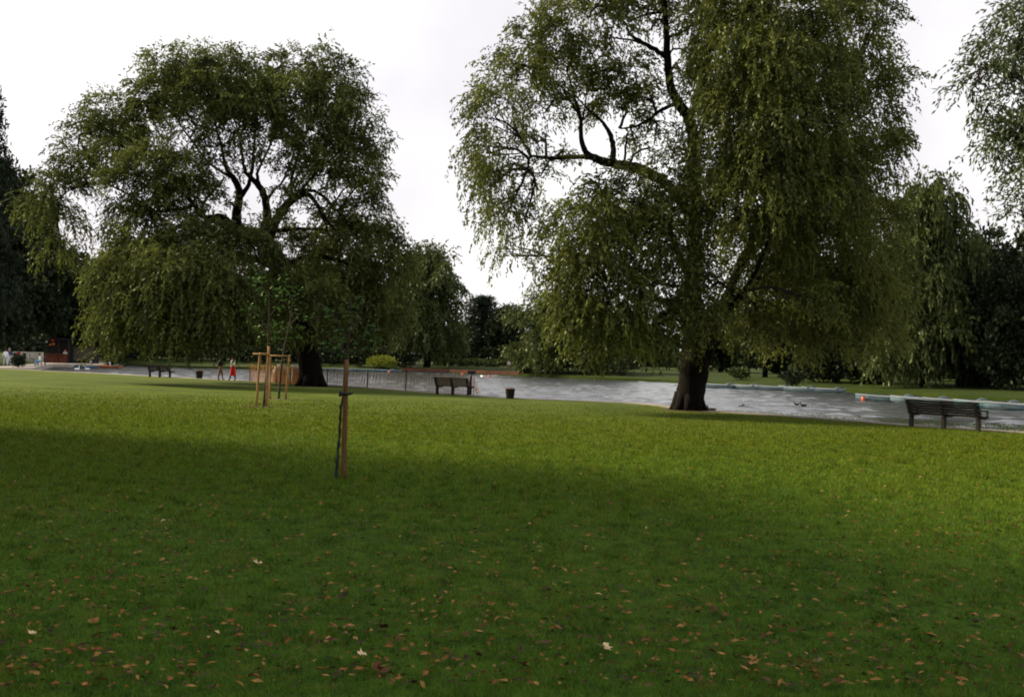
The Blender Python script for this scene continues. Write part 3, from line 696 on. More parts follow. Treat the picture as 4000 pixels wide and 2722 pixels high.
# ---- background trees: templates at unit scale, copied with their parts
def bg_template(kind, seed, mat):
    r = np.random.default_rng(seed); rnd = random.Random(seed)
    Vs, Ts = [], []; tw = MB(); tr = MB()
    H = 14.0
    if kind == 'broad':
        tr.tube([(0, 0, -.3), (0.05, 0, 1), (0.1, .05, 3), (0, 0, 6), (0, 0.1, 10)], [.5, .38, .32, .25, .1], 9, rough=.1)
        for k in range(64):
            u = norm(r.normal(size=(1, 3)))[0]; q = r.random() ** .4
            c = (u[0] * 4.4 * q, u[1] * 4.4 * q, 6.9 + u[2] * 5.8 * q)
            v, t = strands(r, c, (1.6, 1.6, 1.3), 90, .4, .9, .42, .27, step=.24, up=.3, grav=.1, clump=5, spread=.25, per=1.7)
            Vs.append(v); Ts.append(t)
            tw.tube([(0, 0, max(2.5, c[2] - 3)), (c[0] * .6, c[1] * .6, c[2] - .8), c], [.11, .07, .03], 5)
    elif kind == 'willow':
        tr.tube([(0, 0, -.3), (0.05, 0, 1), (0.1, .05, 3), (0, 0, 6), (0, 0.1, 10)], [.6, .42, .36, .25, .1], 9, rough=.1)
        for k in range(72):
            a = r.random() * 6.283; q = r.random() ** .5; z = r.uniform(2.2, 12.4)
            w = 4.6 * max(.05, 1 - abs((z - 6) / 7) ** 2.6) ** .42
            c = (math.cos(a) * w * q, math.sin(a) * w * q, z)
            v, t = strands(r, c, (1.3, 1.3, .9), 55, .9, 2.6, .42, .19, step=.24, up=.3, grav=.24, clump=6, spread=.25, per=1.3)
            v[:, 2] = np.maximum(v[:, 2], 0.1)
            Vs.append(v); Ts.append(t)
            tw.tube([(0, 0, max(2.0, c[2] - 3)), (c[0] * .6, c[1] * .6, c[2] - .6), c], [.11, .07, .03], 5)
    else:                                        # layered dark evergreen
        tr.tube([(0, 0, -.3), (0, 0, 2), (0, 0, 7), (0, 0, 13.6)], [.45, .35, .25, .05], 9, rough=.1)
        for lev in range(15):
            z = 2.2 + lev * .78; w = 4.6 * (1 - (lev / 16.5) ** 1.3) + .3
            for k in range(7):
                a = k * .897 + lev * 1.1 + r.random() * .5; ww = w * r.uniform(.7, 1.1)
                tip = np.array((math.cos(a) * ww, math.sin(a) * ww, z + .5))
                tw.tube([(0, 0, z), tuple(tip)], [.07, .02], 4)
                for s_ in (.45, .75, 1.0):
                    c = np.array((0, 0, z)) + (tip - np.array((0, 0, z))) * s_
                    v, t = strands(r, c, (.8, .8, .25), 22, .3, .8, .34, .12, step=.2, up=.1, grav=.03, clump=4, spread=.15, per=1.6)
                    Vs.append(v); Ts.append(t)
    cme = np_mesh('crown', np.concatenate(Vs), 4); face_attr(cme, 'tint', np.concatenate(Ts)); cme.materials.append(mat)
    tme = tr.mesh('trunk', True); tme.materials.append(M['bark'])
    wme = tw.mesh('branches'); wme.materials.append(M['twig'])
    return cme, tme, wme


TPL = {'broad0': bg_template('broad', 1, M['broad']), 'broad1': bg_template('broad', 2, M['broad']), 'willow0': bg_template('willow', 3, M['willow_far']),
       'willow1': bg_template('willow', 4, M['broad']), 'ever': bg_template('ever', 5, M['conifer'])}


def bg_tree(tpl, name, px, D, top_y, wpx, label, group='trees round the lake', gz=0.1, rot=None, base=None):
    """tree at pixel column px, D metres off, top at top_y, crown width wpx pixels"""
    b0 = P(px, 1400, D); x, y = (b0.x, b0.y) if base is None else base
    ztop = P(px, top_y, D).z
    h = ztop - gz; wd = wpx * D / F0
    root = empty(name, (x, y, gz), random.uniform(0, 6.28) if rot is None else rot, label=label, cat='tree', group=group)
    root.scale = (wd / 10.6, wd / 10.6, h / 13.6)
    cme, tme, wme = TPL[tpl]
    link_mesh('trunk', tme, None, root)
    c = link_mesh('crown', cme, None, root)
    link_mesh('branches', wme, None, c)
    return root


# tall dark trees at the left edge and behind the landing stage
bg_tree('ever', 'evergreen_tree', -110, 108, 380, 420, 'tall black-green tree cut by the left edge of the frame')
bg_tree('broad1', 'broadleaf_tree', -20, 122, 640, 300, 'dark tree filling the gap beside the tall left edge tree')
bg_tree('broad0', 'broadleaf_tree', 105, 140, 690, 300, 'dark tree whose top shows left of the willow\'s lowest left branch')
bg_tree('broad1', 'broadleaf_tree', 250, 150, 980, 340, 'dark low tree behind the grey shed')
bg_tree('broad0', 'broadleaf_tree', 400, 160, 1000, 330, 'dark tree seen below the sky hole in the left willow')
# far bank behind the left willow
for px, D, top, w, k in [(560, 165, 1060, 330, 1), (760, 170, 1020, 360, 0), (960, 168, 1090, 340, 1), (1150, 172, 1040, 360, 0), (1330, 166, 1080, 330, 1), (1500, 172, 1120, 300, 0)]:
    lab = {560: 'first dark tree right of the landing stage, behind hanging willow curtains', 760: 'second dark tree from the landing stage, behind the left willow', 960: 'dark tree across the water behind the walking couple',
           1150: 'dark tree across the water behind the staked saplings', 1330: 'dark tree across the water right of the left willow trunk', 1500: 'dark tree across the water behind the golden shrub'}[px]
    bg_tree(f'broad{k}', 'broadleaf_tree', px, D, top, w, lab, gz=-1.5)
bg_tree('willow0', 'willow_tree', 1668, 150, 955, 300, 'dark drooping willow across the water beside the left willow')
bg_tree('ever', 'evergreen_tree', 1880, 185, 1168, 270, 'dark layered evergreen across the lake in the central gap')
bg_tree('broad1', 'broadleaf_tree', 1985, 178, 1195, 170, 'dark green round tree between evergreen and pale willow')
bg_tree('broad0', 'broadleaf_tree', 1760, 200, 1265, 170, 'small distant tree left of the layered evergreen')
bg_tree('willow0', 'willow_tree', 2140, 132, 1140, 330, 'pale green willow leaning over the far shore in the central gap', gz=-1.0)
bg_tree('willow0', 'willow_tree', 2330, 128, 1170, 300, 'far willow half hidden by the huge willow\'s bright lower branches', rot=2.0, gz=-1.0)
bg_tree('broad0', 'broadleaf_tree', 2470, 170, 1265, 240, 'dark tree on the far bank behind the huge willow\'s left curtain')
bg_tree('broad1', 'broadleaf_tree', 2815, 150, 1200, 260, 'thick-trunked tree on the far bank just right of the huge trunk')
bg_tree('broad0', 'broadleaf_tree', 2990, 118, 1180, 270, 'tree on the lit bank behind the upper row of boats')
bg_tree('broad1', 'broadleaf_tree', 3170, 118, 1120, 320, 'tree over the dark shrub on the right bank', gz=-1.4)
bg_tree('broad0', 'broadleaf_tree', 3380, 112, 1020, 330, 'dark tree on the right bank behind the orange mooring buoy', gz=-1.4)
bg_tree('willow0', 'willow_tree', 3610, 88, 700, 380, 'dark rounded willow beyond the boats, right of the huge willow', gz=-1.0)
bg_tree('broad1', 'broadleaf_tree', 3720, 128, 1010, 330, 'dark tree behind the right bench with sky chinks in its crown')
bg_tree('broad0', 'broadleaf_tree', 3900, 112, 900, 380, 'dark tree beneath the right edge willow crown', gz=-1.4)
bg_tree('broad1', 'broadleaf_tree', 4120, 100, 820, 420, 'dark tree cut by the right edge of the frame', gz=-1.4)
bg_tree('broad0', 'broadleaf_tree', 3560, 175, 1230, 230, 'distant tree with a lit brown trunk on the bright meadow')
for px, D, top, w, k, lab in [(3260, 98, 1060, 330, 0, 'low-crowned dark tree on the right bank over the gap between the boat rows'), (3440, 94, 1040, 300, 1, 'dark tree right behind the first boats of the near row'),
                              (3790, 90, 1040, 330, 1, 'low dark tree behind the right half of the dark bench'), (3960, 84, 980, 340, 0, 'dark tree standing by the right end of the near boat row'), (3330, 140, 1090, 330, 1, 'dark tree set back from the right bank, left of the rounded willow'), (3640, 145, 1090, 330, 0, 'dark tree set back behind the rounded willow'), (4080, 120, 980, 330, 1, 'dark tree set back at the right edge')]:
    bg_tree(f'broad{k}', 'broadleaf_tree', px, D, top, w, lab, gz=-1.6)
# far-off wood that closes the view
Vs, Ts = [], []; rw = np.random.default_rng(77)
for k in range(300):
    px_ = -700 + 5400 * k / 300 + rw.uniform(-30, 30); D_ = rw.uniform(255, 300) if px_ > 2600 else rw.uniform(215, 260)
    c = P(px_, 1400, D_); hh = rw.uniform(.2, 7.0) if k % 3 else rw.uniform(0, 2)
    v, t = strands(rw, (c.x, c.y, .3 + hh), (3.2, 3.2, 2.6), 66, .5, 1.4, 1.25, .85, step=.5, up=.2, grav=.1, clump=4, spread=.5, per=1.6)
    Vs.append(v); Ts.append(t)
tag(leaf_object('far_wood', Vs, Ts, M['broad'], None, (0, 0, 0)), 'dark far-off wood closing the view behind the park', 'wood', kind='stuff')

# unseen trees: left ones shade the foreground, right ones added to dim the willow fronts
for i, (x, y, h, w) in enumerate([(-22.5, 20.5, 20, 10), (-18, 13, 23, 11), (-14.5, 5, 23, 11), (-30, 9, 24, 12), (-24, -5, 23, 12), (22, -18, 22, 14), (30, -6, 22, 13), (40, 4, 22, 13)]):
    root = empty('broadleaf_tree', (x, y, 0), i * 1.3, label='unseen broadleaf tree around the photographer', cat='tree', group='trees behind the viewpoint')
    root.scale = (w / 10.6, w / 10.6, h / 13.6)
    cme, tme, wme = TPL['broad0' if i % 2 else 'broad1']
    link_mesh('trunk', tme, None, root); c = link_mesh('crown', cme, None, root); link_mesh('branches', wme, None, c)


# ---- shrubs
def shrub(name, px, py, D, wpx, hpx, label, mat, seed, gz=None, group='shrubs on the far bank', n=420, cat='shrub', leaf=(.26, .15)):
    r = np.random.default_rng(seed); s = D / F0
    o = P(px, py, D)
    if gz is not None: o.z = gz
    root = empty(name, o, label=label, cat=cat, group=group)
    w, h = wpx * s / 2, hpx * s
    Vs, Ts = [], []
    st = MB()
    for k in range(12):
        a = k * 2.4; q = math.sqrt((k + .5) / 12)
        c = Vector((math.cos(a) * w * .75 * q, math.sin(a) * w * .6 * q, h * (.62 - .2 * q)))
        v, t = strands(r, o + c, (w * .34, w * .34, h * .3), n // 12, .15, .45, leaf[0], leaf[1], step=.15, clump=4, spread=.12, per=1.5)
        Vs.append(v); Ts.append(t)
        st.tube([(0, 0, -.05), tuple(c * .5 + Vector((0, 0, .05))), tuple(c)], [.04, .03, .012], 4)
    leaf_object('foliage', Vs, Ts, mat, root, o)
    st.build('stems', M['twig'], root)
    return root


shrub('golden_shrub', 1492, 1446, 143.5, 122, 52, 'bright yellow-green spreading shrub on the far bank behind the fence', M['golden'], 3, gz=-.2, n=1300, leaf=(.22, .13))
for i, (x, w, h) in enumerate([(1310, 70, 40), (1380, 60, 34), (1735, 90, 42), (1800, 80, 38), (1860, 90, 40), (1930, 80, 36), (1990, 70, 40)]):
    shrub('shrub', x, 1438, 158, w, h, ['low dark shrub across the water right of the left trunk', 'low shrub beside the golden shrub', 'leafy hedge shrub above the left end of the red brick wall', 'second hedge shrub above the red brick wall', 'middle hedge shrub above the red brick wall', 'hedge shrub right of the dark gap above the brick wall',
          'hedge shrub beside the pale-topped person across the lake'][i], M['shrub'], 40 + i, gz=0.0)
shrub('shrub', 2045, 1466, 133, 60, 30, 'small pale green bush at the foot of the far pale willow', M['willow_far'], 61, gz=-.3)
for i, (x, D, w, h) in enumerate([(2180, 129, 150, 95), (2310, 125, 160, 105), (2430, 121, 150, 90)]):
    shrub('shrub', x, 1470, D, w, h, ['dark bush overhanging the water under the pale willow', 'dark waterside bush left of the lit bank, middle one', 'dark waterside bush nearest the lit bank'][i], M['broad'], 70 + i, gz=-.3)
for i in range(13):
    x = 470 + i * 92 + (i % 3) * 14
    shrub('shrub', x, 1440, 147 + (i % 2) * 5, 150, 78 + (i % 4) * 9, 'dark waterside bush across the lake, ' + ['nearest the landing stage', 'second from the landing stage', 'behind the left bench', 'above the left bench right end', 'above the black tub bin', 'between bin and couple', 'behind the couple', 'left of the staked saplings', 'behind the staked saplings', 'behind the left willow trunk', 'just right of the left trunk', 'left of the golden shrub', 'right behind the golden shrub'][i], M['broad'], 120 + i, gz=-.25, n=560, leaf=(.36, .24))
for i in range(9):
    x = 2480 + i * 190
    shrub('shrub', x, 1440, 170 - i * 7, 200, 70 + (i % 3) * 12, 'dark undergrowth bush on the right bank, ' + ['left of the huge trunk', 'behind the huge trunk', 'right of the huge trunk', 'above the upper boats', 'above the upper row end', 'above the gap between boat rows', 'above the orange buoy', 'above the dark bench', 'near the right edge'][i], M['broad'], 150 + i, gz=0.0, n=600, leaf=(.36, .24))
shrub('shrub', 3095, 1505, 92, 74, 54, 'dark shrub at the water edge above the upper row of boats', M['broad'], 80, gz=-.2)
shrub('shrub', 2890, 1465, 108, 70, 34, 'small bush on the lit grass bank right of the huge trunk', M['shrub'], 81, gz=0.1)

# ------------------------------------------------------------------ young staked trees
def sapling(label, D, stem, branches, stakes, bars, leaf_box, nleaf, leafL, mats, seed, tie=None, knob=False):
    r = np.random.default_rng(seed); s = D / F0
    o = P(stem[0][0], stem[0][1], D)
    root = empty('young_tree', o, label=label, cat='tree', group='young trees on the lawn')
    pts = branch_pts([P(x, y, D) - o for x, y, w in stem], 0.006, 5)
    wd = np.interp(np.linspace(0, len(stem) - 1, len(pts)), range(len(stem)), [w * s / 2 for *_, w in stem])
    if knob: wd = [w * (1 + (0.55 if i % 4 == 1 else 0)) for i, w in enumerate(wd)]
    MB().tube(pts, list(wd), 8, rough=.15).build('trunk', mats[0], root, True)
    tips = []
    for br in branches:
        q = branch_pts([P(x, y, D + dz) - o for x, y, dz, w in br], 0.01)
        MB().tube(q, taper(len(q), br[0][3] * s / 2, .003), 6).build('branch', mats[0], root, True)
        tips += q[2:]
    tips += pts[len(pts) * 3 // 5:]
    x0, x1, y0, y1 = leaf_box
    n = nleaf; base = np.empty((n, 3)); tt = np.array([tuple(t) for t in tips])
    c0 = P((x0 + x1) / 2, (y0 + y1) / 2, D) - o
    base = np.array(c0) + (r.random((n, 3)) - .5) * np.array([(x1 - x0) * s, (x1 - x0) * s * .9, (y1 - y0) * s])
    # pull towards the nearest twig
    d2 = ((base[:, None, :] - tt[None]) ** 2).sum(-1); nn = tt[d2.argmin(1)]
    base = base * .62 + nn * .38
    a = norm(r.normal(size=(n, 3)) * np.array([1, 1, .5]) + np.array([0, 0, -.15]))
    sc = r.uniform(.7, 1.2, n)
    me = np_mesh('foliage', diamonds(base, a, leafL * sc, leafL * .5 * sc, r), 4)
    face_attr(me, 'tint', r.random(n)); link_mesh('foliage', me, M['sapling'], root)
    tw = MB()
    for k in range(0, n, 5):
        tw.tube([nn[k], (nn[k] + base[k]) / 2 + np.array([0, 0, .02]), base[k]], .004, 3, cap=False)
    tw.build('twigs', mats[0], root)['kind'] = 'stuff'
    if tie:
        c = P(tie[0], tie[1], D - .02) - o
        MB().tube([c + Vector((-.075, 0, -.02)), c + Vector((-.04, -.05, 0)), c + Vector((.04, -.05, 0)), c + Vector((.08, 0, .01)), c + Vector((.04, .05, 0)), c + Vector((-.04, .05, 0)), c + Vector((-.075, 0, .02))], .022, 8).build('tie', M['rubber'], root, True)
    for x0, y0, x1, y1, w in stakes:
        a, b2 = P(x0, y0, D - .03), P(x1, y1, D - .03); a = a - o; b2 = b2 - o
        a.z -= .08
        q = [a.lerp(b2, t) + Vector((random.uniform(-.006, .006), 0, 0)) for t in np.linspace(0, 1, 7)]
        mb = MB().tube(q, taper(7, w * s / 2, w * s / 2 * .93), 10, rough=.06)
        mb.build('stake', mats[1], root, True)
    for x0, y0, x1, y1, w in bars:
        MB().tube([P(x0, y0, D - .1) - o, P((x0 + x1) / 2, (y0 + y1) / 2, D - .1) - o, P(x1, y1, D - .1) - o], w * s / 2, 8, rough=.06).build('crossbar', mats[1], root, True)
    return root


sapling('nearest young tree, wavy dark stem tied to one thick red-brown stake', 13.6,
        [(1313, 1872, 14), (1317, 1800, 10), (1324, 1720, 9), (1328, 1660, 9), (1331, 1600, 9), (1342, 1540, 9), (1351, 1480, 9), (1355, 1400, 8), (1360, 1330, 6), (1370, 1250, 5), (1374, 1160, 3)],
        [[(1361, 1350, 0, 5), (1400, 1322, -.1, 4), (1459, 1296, -.2, 3)], [(1358, 1385, 0, 4), (1320, 1345, .1, 3), (1270, 1310, .2, 2)], [(1364, 1310, 0, 4), (1400, 1250, .1, 3), (1420, 1190, .2, 2)], [(1362, 1320, 0, 3), (1320, 1260, 0, 2), (1290, 1220, .1, 2)]],
        [(1342, 1872, 1353, 1405, 21)], [], (1230, 1500, 1160, 1400), 150, .08, (M['dark_stem'], M['stake_near']), 5, tie=(1349, 1538), knob=True)
sapling('middle young tree held by two tan stakes with a short crossbar', 33.5,
        [(1030, 1590, 10), (1035, 1520, 9), (1042, 1440, 8), (1048, 1360, 8), (1049, 1290, 7), (1051, 1220, 5), (1053, 1140, 3)],
        [[(1049, 1292, 0, 6), (1022, 1255, 0, 5), (990, 1205, -.2, 3)], [(1050, 1240, 0, 4), (1085, 1190, .2, 3), (1110, 1130, .3, 2)], [(1052, 1170, 0, 4), (1020, 1110, .1, 3)]],
        [(1001, 1583, 1016, 1377, 10.5), (1040, 1591, 1050, 1352, 11)], [(988, 1383, 1054, 1384, 9)], (950, 1130, 1030, 1340), 150, .15, (M['sapling_bark'], M['stake']), 6)
sapling('farthest young tree leaning right between two thin stakes', 41,
        [(1089, 1556, 10), (1093, 1500, 9), (1100, 1430, 8), (1112, 1350, 7), (1128, 1280, 6), (1138, 1220, 5), (1145, 1160, 3)],
        [[(1116, 1335, 0, 4), (1104, 1310, 0, 3), (1098, 1280, .1, 2)], [(1130, 1275, 0, 4), (1165, 1230, .2, 3), (1190, 1200, .3, 2)], [(1140, 1210, 0, 4), (1110, 1170, .1, 2)]],
        [(1054, 1556, 1056, 1388, 8), (1116, 1558, 1131, 1386, 8)], [(1054, 1389, 1133, 1391, 6)], (1070, 1220, 1080, 1340), 120, .16, (M['sapling_bark'], M['stake']), 7)


# bare earth where the mower does not reach
M['soil'] = mat_plain('bare_soil', (0.055, 0.036, 0.018), .95, .4, 6.0, .5)
for px_, D_, r_, nm in [(1022, 33.4, .62, 'the middle young tree'), (1090, 40.9, .68, 'the farthest young tree'), (2690, 41.6, 1.25, 'the huge willow trunk'), (1215, 60.8, 1.35, 'the left willow trunk')]:
    c = P(px_, 1400, D_); mb = MB(); n = 22
    mb.v.append((c.x, c.y, lawn_z(c.x, c.y) + .012))
    for j in range(n):
        a = 2 * math.pi * j / n; q = r_ * (1 + .22 * math.sin(2 * a + D_) + random.uniform(-.14, .14))
        x, y = c.x + q * math.cos(a), c.y + q * math.sin(a)
        mb.v.append((x, y, lawn_z(x, y) + .004))
    mb.f += [(0, 1 + j, 1 + (j + 1) % n) for j in range(n)]
    tag(mb.build('bare_soil', M['soil']), 'bare brown soil around ' + nm, None, kind='structure')


# ------------------------------------------------------------------ benches
def bench(a, b, label, mat, arm=False):
    a, b = Vector(a), Vector(b); d = b - a; L = d.length
    z = (a.z + b.z) / 2
    root = empty('park_bench', ((a.x + b.x) / 2, (a.y + b.y) / 2, z), math.atan2(d.y, d.x), label=label, cat='bench', group='benches facing the lake')
    xs = [-L / 2 + .12, 0, L / 2 - .12]
    for x in xs:
        MB().bar((x, -.16, -.05), (x, -.16, .40), .095, .16).build('leg', M['bench_frame'], root)
        MB().bar((x, -.26, .405), (x, .32, .405), .075, .06).build('seat_support', M['bench_frame'], root)
        MB().bar((x, -.20, .42), (x, -.44, .92), .075, .06).build('back_support', M['bench_frame'], root)
    for k in range(6):
        t = .08 + k * .165; y = -.20 - .24 * t + .045; zz = .42 + .50 * t + .02
        MB().box((0, y, zz), (L, .028, .066), Matrix.Rotation(.447, 3, 'X')).build('back_slat', mat, root)
    for k in range(5):
        MB().box((0, -.17 + k * .11, .452), (L, .085, .03)).build('seat_slat', mat, root)
    if arm:
        for x in (xs[0] - .06, xs[2] + .06):
            MB().bar((x, -.3, .66), (x, .34, .64), .05, .05).build('armrest', M['bench_frame'], root)
            MB().bar((x, .29, .40), (x, .29, .63), .05, .05).build('arm_post', M['bench_frame'], root)
    return root


def gz(p): return Vector((p.x, p.y, lawn_z(p.x, p.y)))


def bench_px(pa, pb, D0, Lm, label, mat, arm=False):
    """ends at pixel columns, D of the left end, length in metres"""
    A = P(pa, 1400, D0); lo, hi = D0 - Lm, D0
    for _ in range(40):
        m_ = (lo + hi) / 2; B = P(pb, 1400, m_)
        if math.hypot(B.x - A.x, B.y - A.y) > Lm: lo = m_
        else: hi = m_
    return bench(gz(A), gz(P(pb, 1400, hi)), label, mat, arm)


bench_px(1710, 1846, 53.4, 2.15, 'slatted brown park bench in front of the paling fence end', M['bench'])
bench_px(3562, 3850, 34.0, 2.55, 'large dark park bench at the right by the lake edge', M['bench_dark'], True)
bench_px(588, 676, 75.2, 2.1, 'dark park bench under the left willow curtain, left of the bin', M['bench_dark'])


# ------------------------------------------------------------------ litter bins
def bin_(px, D, rt, h, label):
    o = gz(P(px, 1400, D))
    root = empty('litter_bin', o, random.random(), label=label, cat='bin', group='tapered bins on the lawn edge')
    MB().lathe([(0, .03), (rt * .66, .03), (rt * .92, h * .97), (rt * .84, h * .97), (rt * .60, .06), (0, .06)], n=18).build('liner', M['black'], root, True)
    n = 16
    for k in range(n):
        a = 2 * math.pi * k / n
        c, s_ = math.cos(a), math.sin(a)
        MB().bar((c * rt * .72, s_ * rt * .72, -.02), (c * rt * .98, s_ * rt * .98, h), rt * .30, .025, -0.0).build('stave', M['bin'], root)
    MB().lathe([(rt * 1.0, h - .05), (rt * 1.06, h - .05), (rt * 1.07, h + .01), (rt * .93, h + .015), (rt * .92, h - .03)], n=20).build('rim', M['bin_rim'], root, True)
    return root


bin_(1996, 49.6, .235, .50, 'tapered dark bin with rusty rim on the grass right of the brown bench')
bin_(780, 73.0, .27, .58, 'black tub bin on the shore left of the couple')


# ------------------------------------------------------------------ paling fences
PAL = [MB().box((0, 0, .5), (.030, .020, 1.0)).mesh(f'paling{k}') for k in range(4)]
for k, me in enumerate(PAL):
    for v in me.vertices:
        if v.co.z > .9:
            v.co.z += random.uniform(-.03, .03); v.co.x *= random.uniform(.3, .9)
        else: v.co.x *= random.uniform(.7, 1.2)
PALT = [m_.copy() for m_ in PAL]
for m_ in PAL: m_.materials.append(M['paling'])
for m_ in PALT: m_.materials.append(M['paling_tan'])


def fence(label, pts, spacing, h, lean, meshes, posts, name='paling_fence', width=1.0):
    pts = [Vector(p) for p in pts]; o = pts[0].copy()
    root = empty(name, o, label=label, cat='fence', group='paling fences by the water')
    L = sum((b - a).length for a, b in zip(pts, pts[1:])); n = int(L / spacing) + 1
    rs = resample(pts, n); d0 = (pts[-1] - pts[0]).normalized(); ang = math.atan2(d0.y, d0.x)
    tops = {.22: [], .82: []}
    for i, p in enumerate(rs):
        f = i / (n - 1)
        la = lean(f) + random.uniform(-.035, .035)
        ob = link_mesh('paling', random.choice(meshes), None, root)
        ob.location = p - o + Vector((0, 0, random.uniform(.0, .05)))
        ob.rotation_euler = (random.uniform(-.04, .04), la, ang)
        hh = h * random.uniform(.93, 1.05)
        ob.scale = (width * random.uniform(.8, 1.2), 1, hh)
        ax = Matrix.Rotation(ang, 3, 'Z') @ Matrix.Rotation(la, 3, 'Y') @ Vector((0, -.016, 1))
        for k in tops: tops[k].append(p - o + ax * (hh * k))
    for k in tops:
        MB().tube(tops[k], .006, 4).build('wire', M['wire'], root)
    for f, ph, w in posts:
        p = rs[min(n - 1, int(f * (n - 1)))] - o
        MB().tube([p + Vector((0, -.05, -.1)), p + Vector((.02, -.05, ph))], w, 8, rough=.08).build('post', M['stake'] if meshes is PALT else M['bench_frame'], root)
    return root


fl = [gz(G(x, y, ZS)) for x, y in [(1248, 1503), (1400, 1514), (1550, 1525), (1640, 1531), (1740, 1537), (1848, 1544)]]
fence('long thin paling fence along the shore from the left willow trunk to the bench', fl, .13, 1.03, lambda f: .06 + .16 * sstep(.1, .3, f) * (1 - sstep(.6, .72, f)), PAL,
      [(.07, 1.05, .03), (.38, 1.1, .035), (.645, 1.34, .035), (.99, 1.0, .035)])
fl = [gz(G(x, y, ZS)) for x, y in [(975, 1490), (1080, 1495), (1172, 1500)]]
fence('brown paling fence behind the staked saplings, left of the willow trunk', fl, .105, 1.16, lambda f: .03, PALT, [(.0, 1.2, .035), (.5, 1.2, .035), (.98, 1.2, .035)], width=1.2)
fl = [gz(G(x, y, ZS)) for x, y in [(1092, 1501), (1130, 1503), (1168, 1505)]]
fence('short orange-brown paling panel leaning in front of the brown fence', fl, .075, .92, lambda f: -.10 + .1 * f, PALT, [(.55, .95, .03)], width=1.4)
# tumbled end of the long fence
o = gz(P(1862, 1540, 52.5)); root = empty('fallen_palings', o, label='tumbled tan fence pales leaning at the right end of the long fence', cat='fence', group='paling fences by the water')
for x0, y0, x1, y1 in [(1878, 1541, 1852, 1478), (1870, 1541, 1848, 1482), (1862, 1541, 1846, 1490), (1854, 1540, 1845, 1500), (1866, 1540, 1850, 1500), (1848, 1523, 1868, 1521)]:
    D = 52.6 + random.uniform(-.2, .2)
    MB().bar(P(x0, y0, D) - o, P(x1, y1, D) - o, .05, .025).build('paling', M['paling_tan'], root)

# things stored inside the brown fence
def lump(name, px, py, D, w, h, label, mat, cat, zbase):
    o = P(px, py, D); o.z = zbase
    mb = MB(); prof = []
    n = 14
    for i in range(7):
        t = i / 6; rr = math.cos(t * math.pi / 2) ** .6; z = h * math.sin(t * math.pi / 2)
        for j in range(n):
            a = 2 * math.pi * j / n
            k = 1 + .12 * math.sin(3 * a + i) + .06 * random.uniform(-1, 1)
            mb.v.append((w / 2 * rr * k * math.cos(a), w / 2.4 * rr * k * math.sin(a), z + .03 * math.sin(2 * a)))
    for i in range(6):
        for j in range(n):
            mb.f.append((i * n + j, i * n + (j + 1) % n, (i + 1) * n + (j + 1) % n, (i + 1) * n + j))
    ob = mb.build(name, mat, None, True); ob.location = o
    return tag(ob, label, cat)


lump('canvas_mound', 1094, 1490, 67.8, 1.1, 1.22, 'grey canvas-covered mound rising behind the brown paling fence', M['grey_canvas'], 'canvas cover', ZS)
o = Vector(P(1156, 1440, 67.0)); o.z = ZS
root = empty('storage_box', o, .3, label='white-topped box behind the brown fence beside the left willow trunk', cat='box')
MB().box((0, 0, .5), (.52, .5, 1.0)).build('body', M['grey_canvas'], root)
MB().box((0, 0, 1.12), (.60, .56, .22)).build('lid', M['white'], root)
o = Vector(P(1166, 1450, 66.2)); o.z = ZS
root = empty('fuel_can', o, .2, label='small red can by the brown fence against the willow trunk', cat='can')
mb = MB().box((0, 0, .5), (.16, .14, .5)); mb.build('body', M['red'], root)
MB().tube([(0, 0, .75), (0, 0, .82)], .03, 8).build('cap', M['red'], root)
MB().box((0, 0, .12), (.2, .18, .26)).build('plinth', M['black'], root)

# box on a post near the bench
o = gz(P(1838, 1530, 53.9)); o.z = ZS
root = empty('box_post', o, -.6, label='small dark box on a thin post behind the right end of the brown bench', cat='post')
MB().tube([(0, 0, -.1), (.02, 0, .6), (.05, 0, 1.1)], .035, 8).build('post', M['bench_frame'], root, True)
mb = MB().box((.06, 0, 1.17), (.36, .22, .17)); mb.build('box', M['bench_frame'], root)
MB().box((.06, 0, 1.27), (.40, .26, .03)).build('lid', M['kiosk_red'], root)


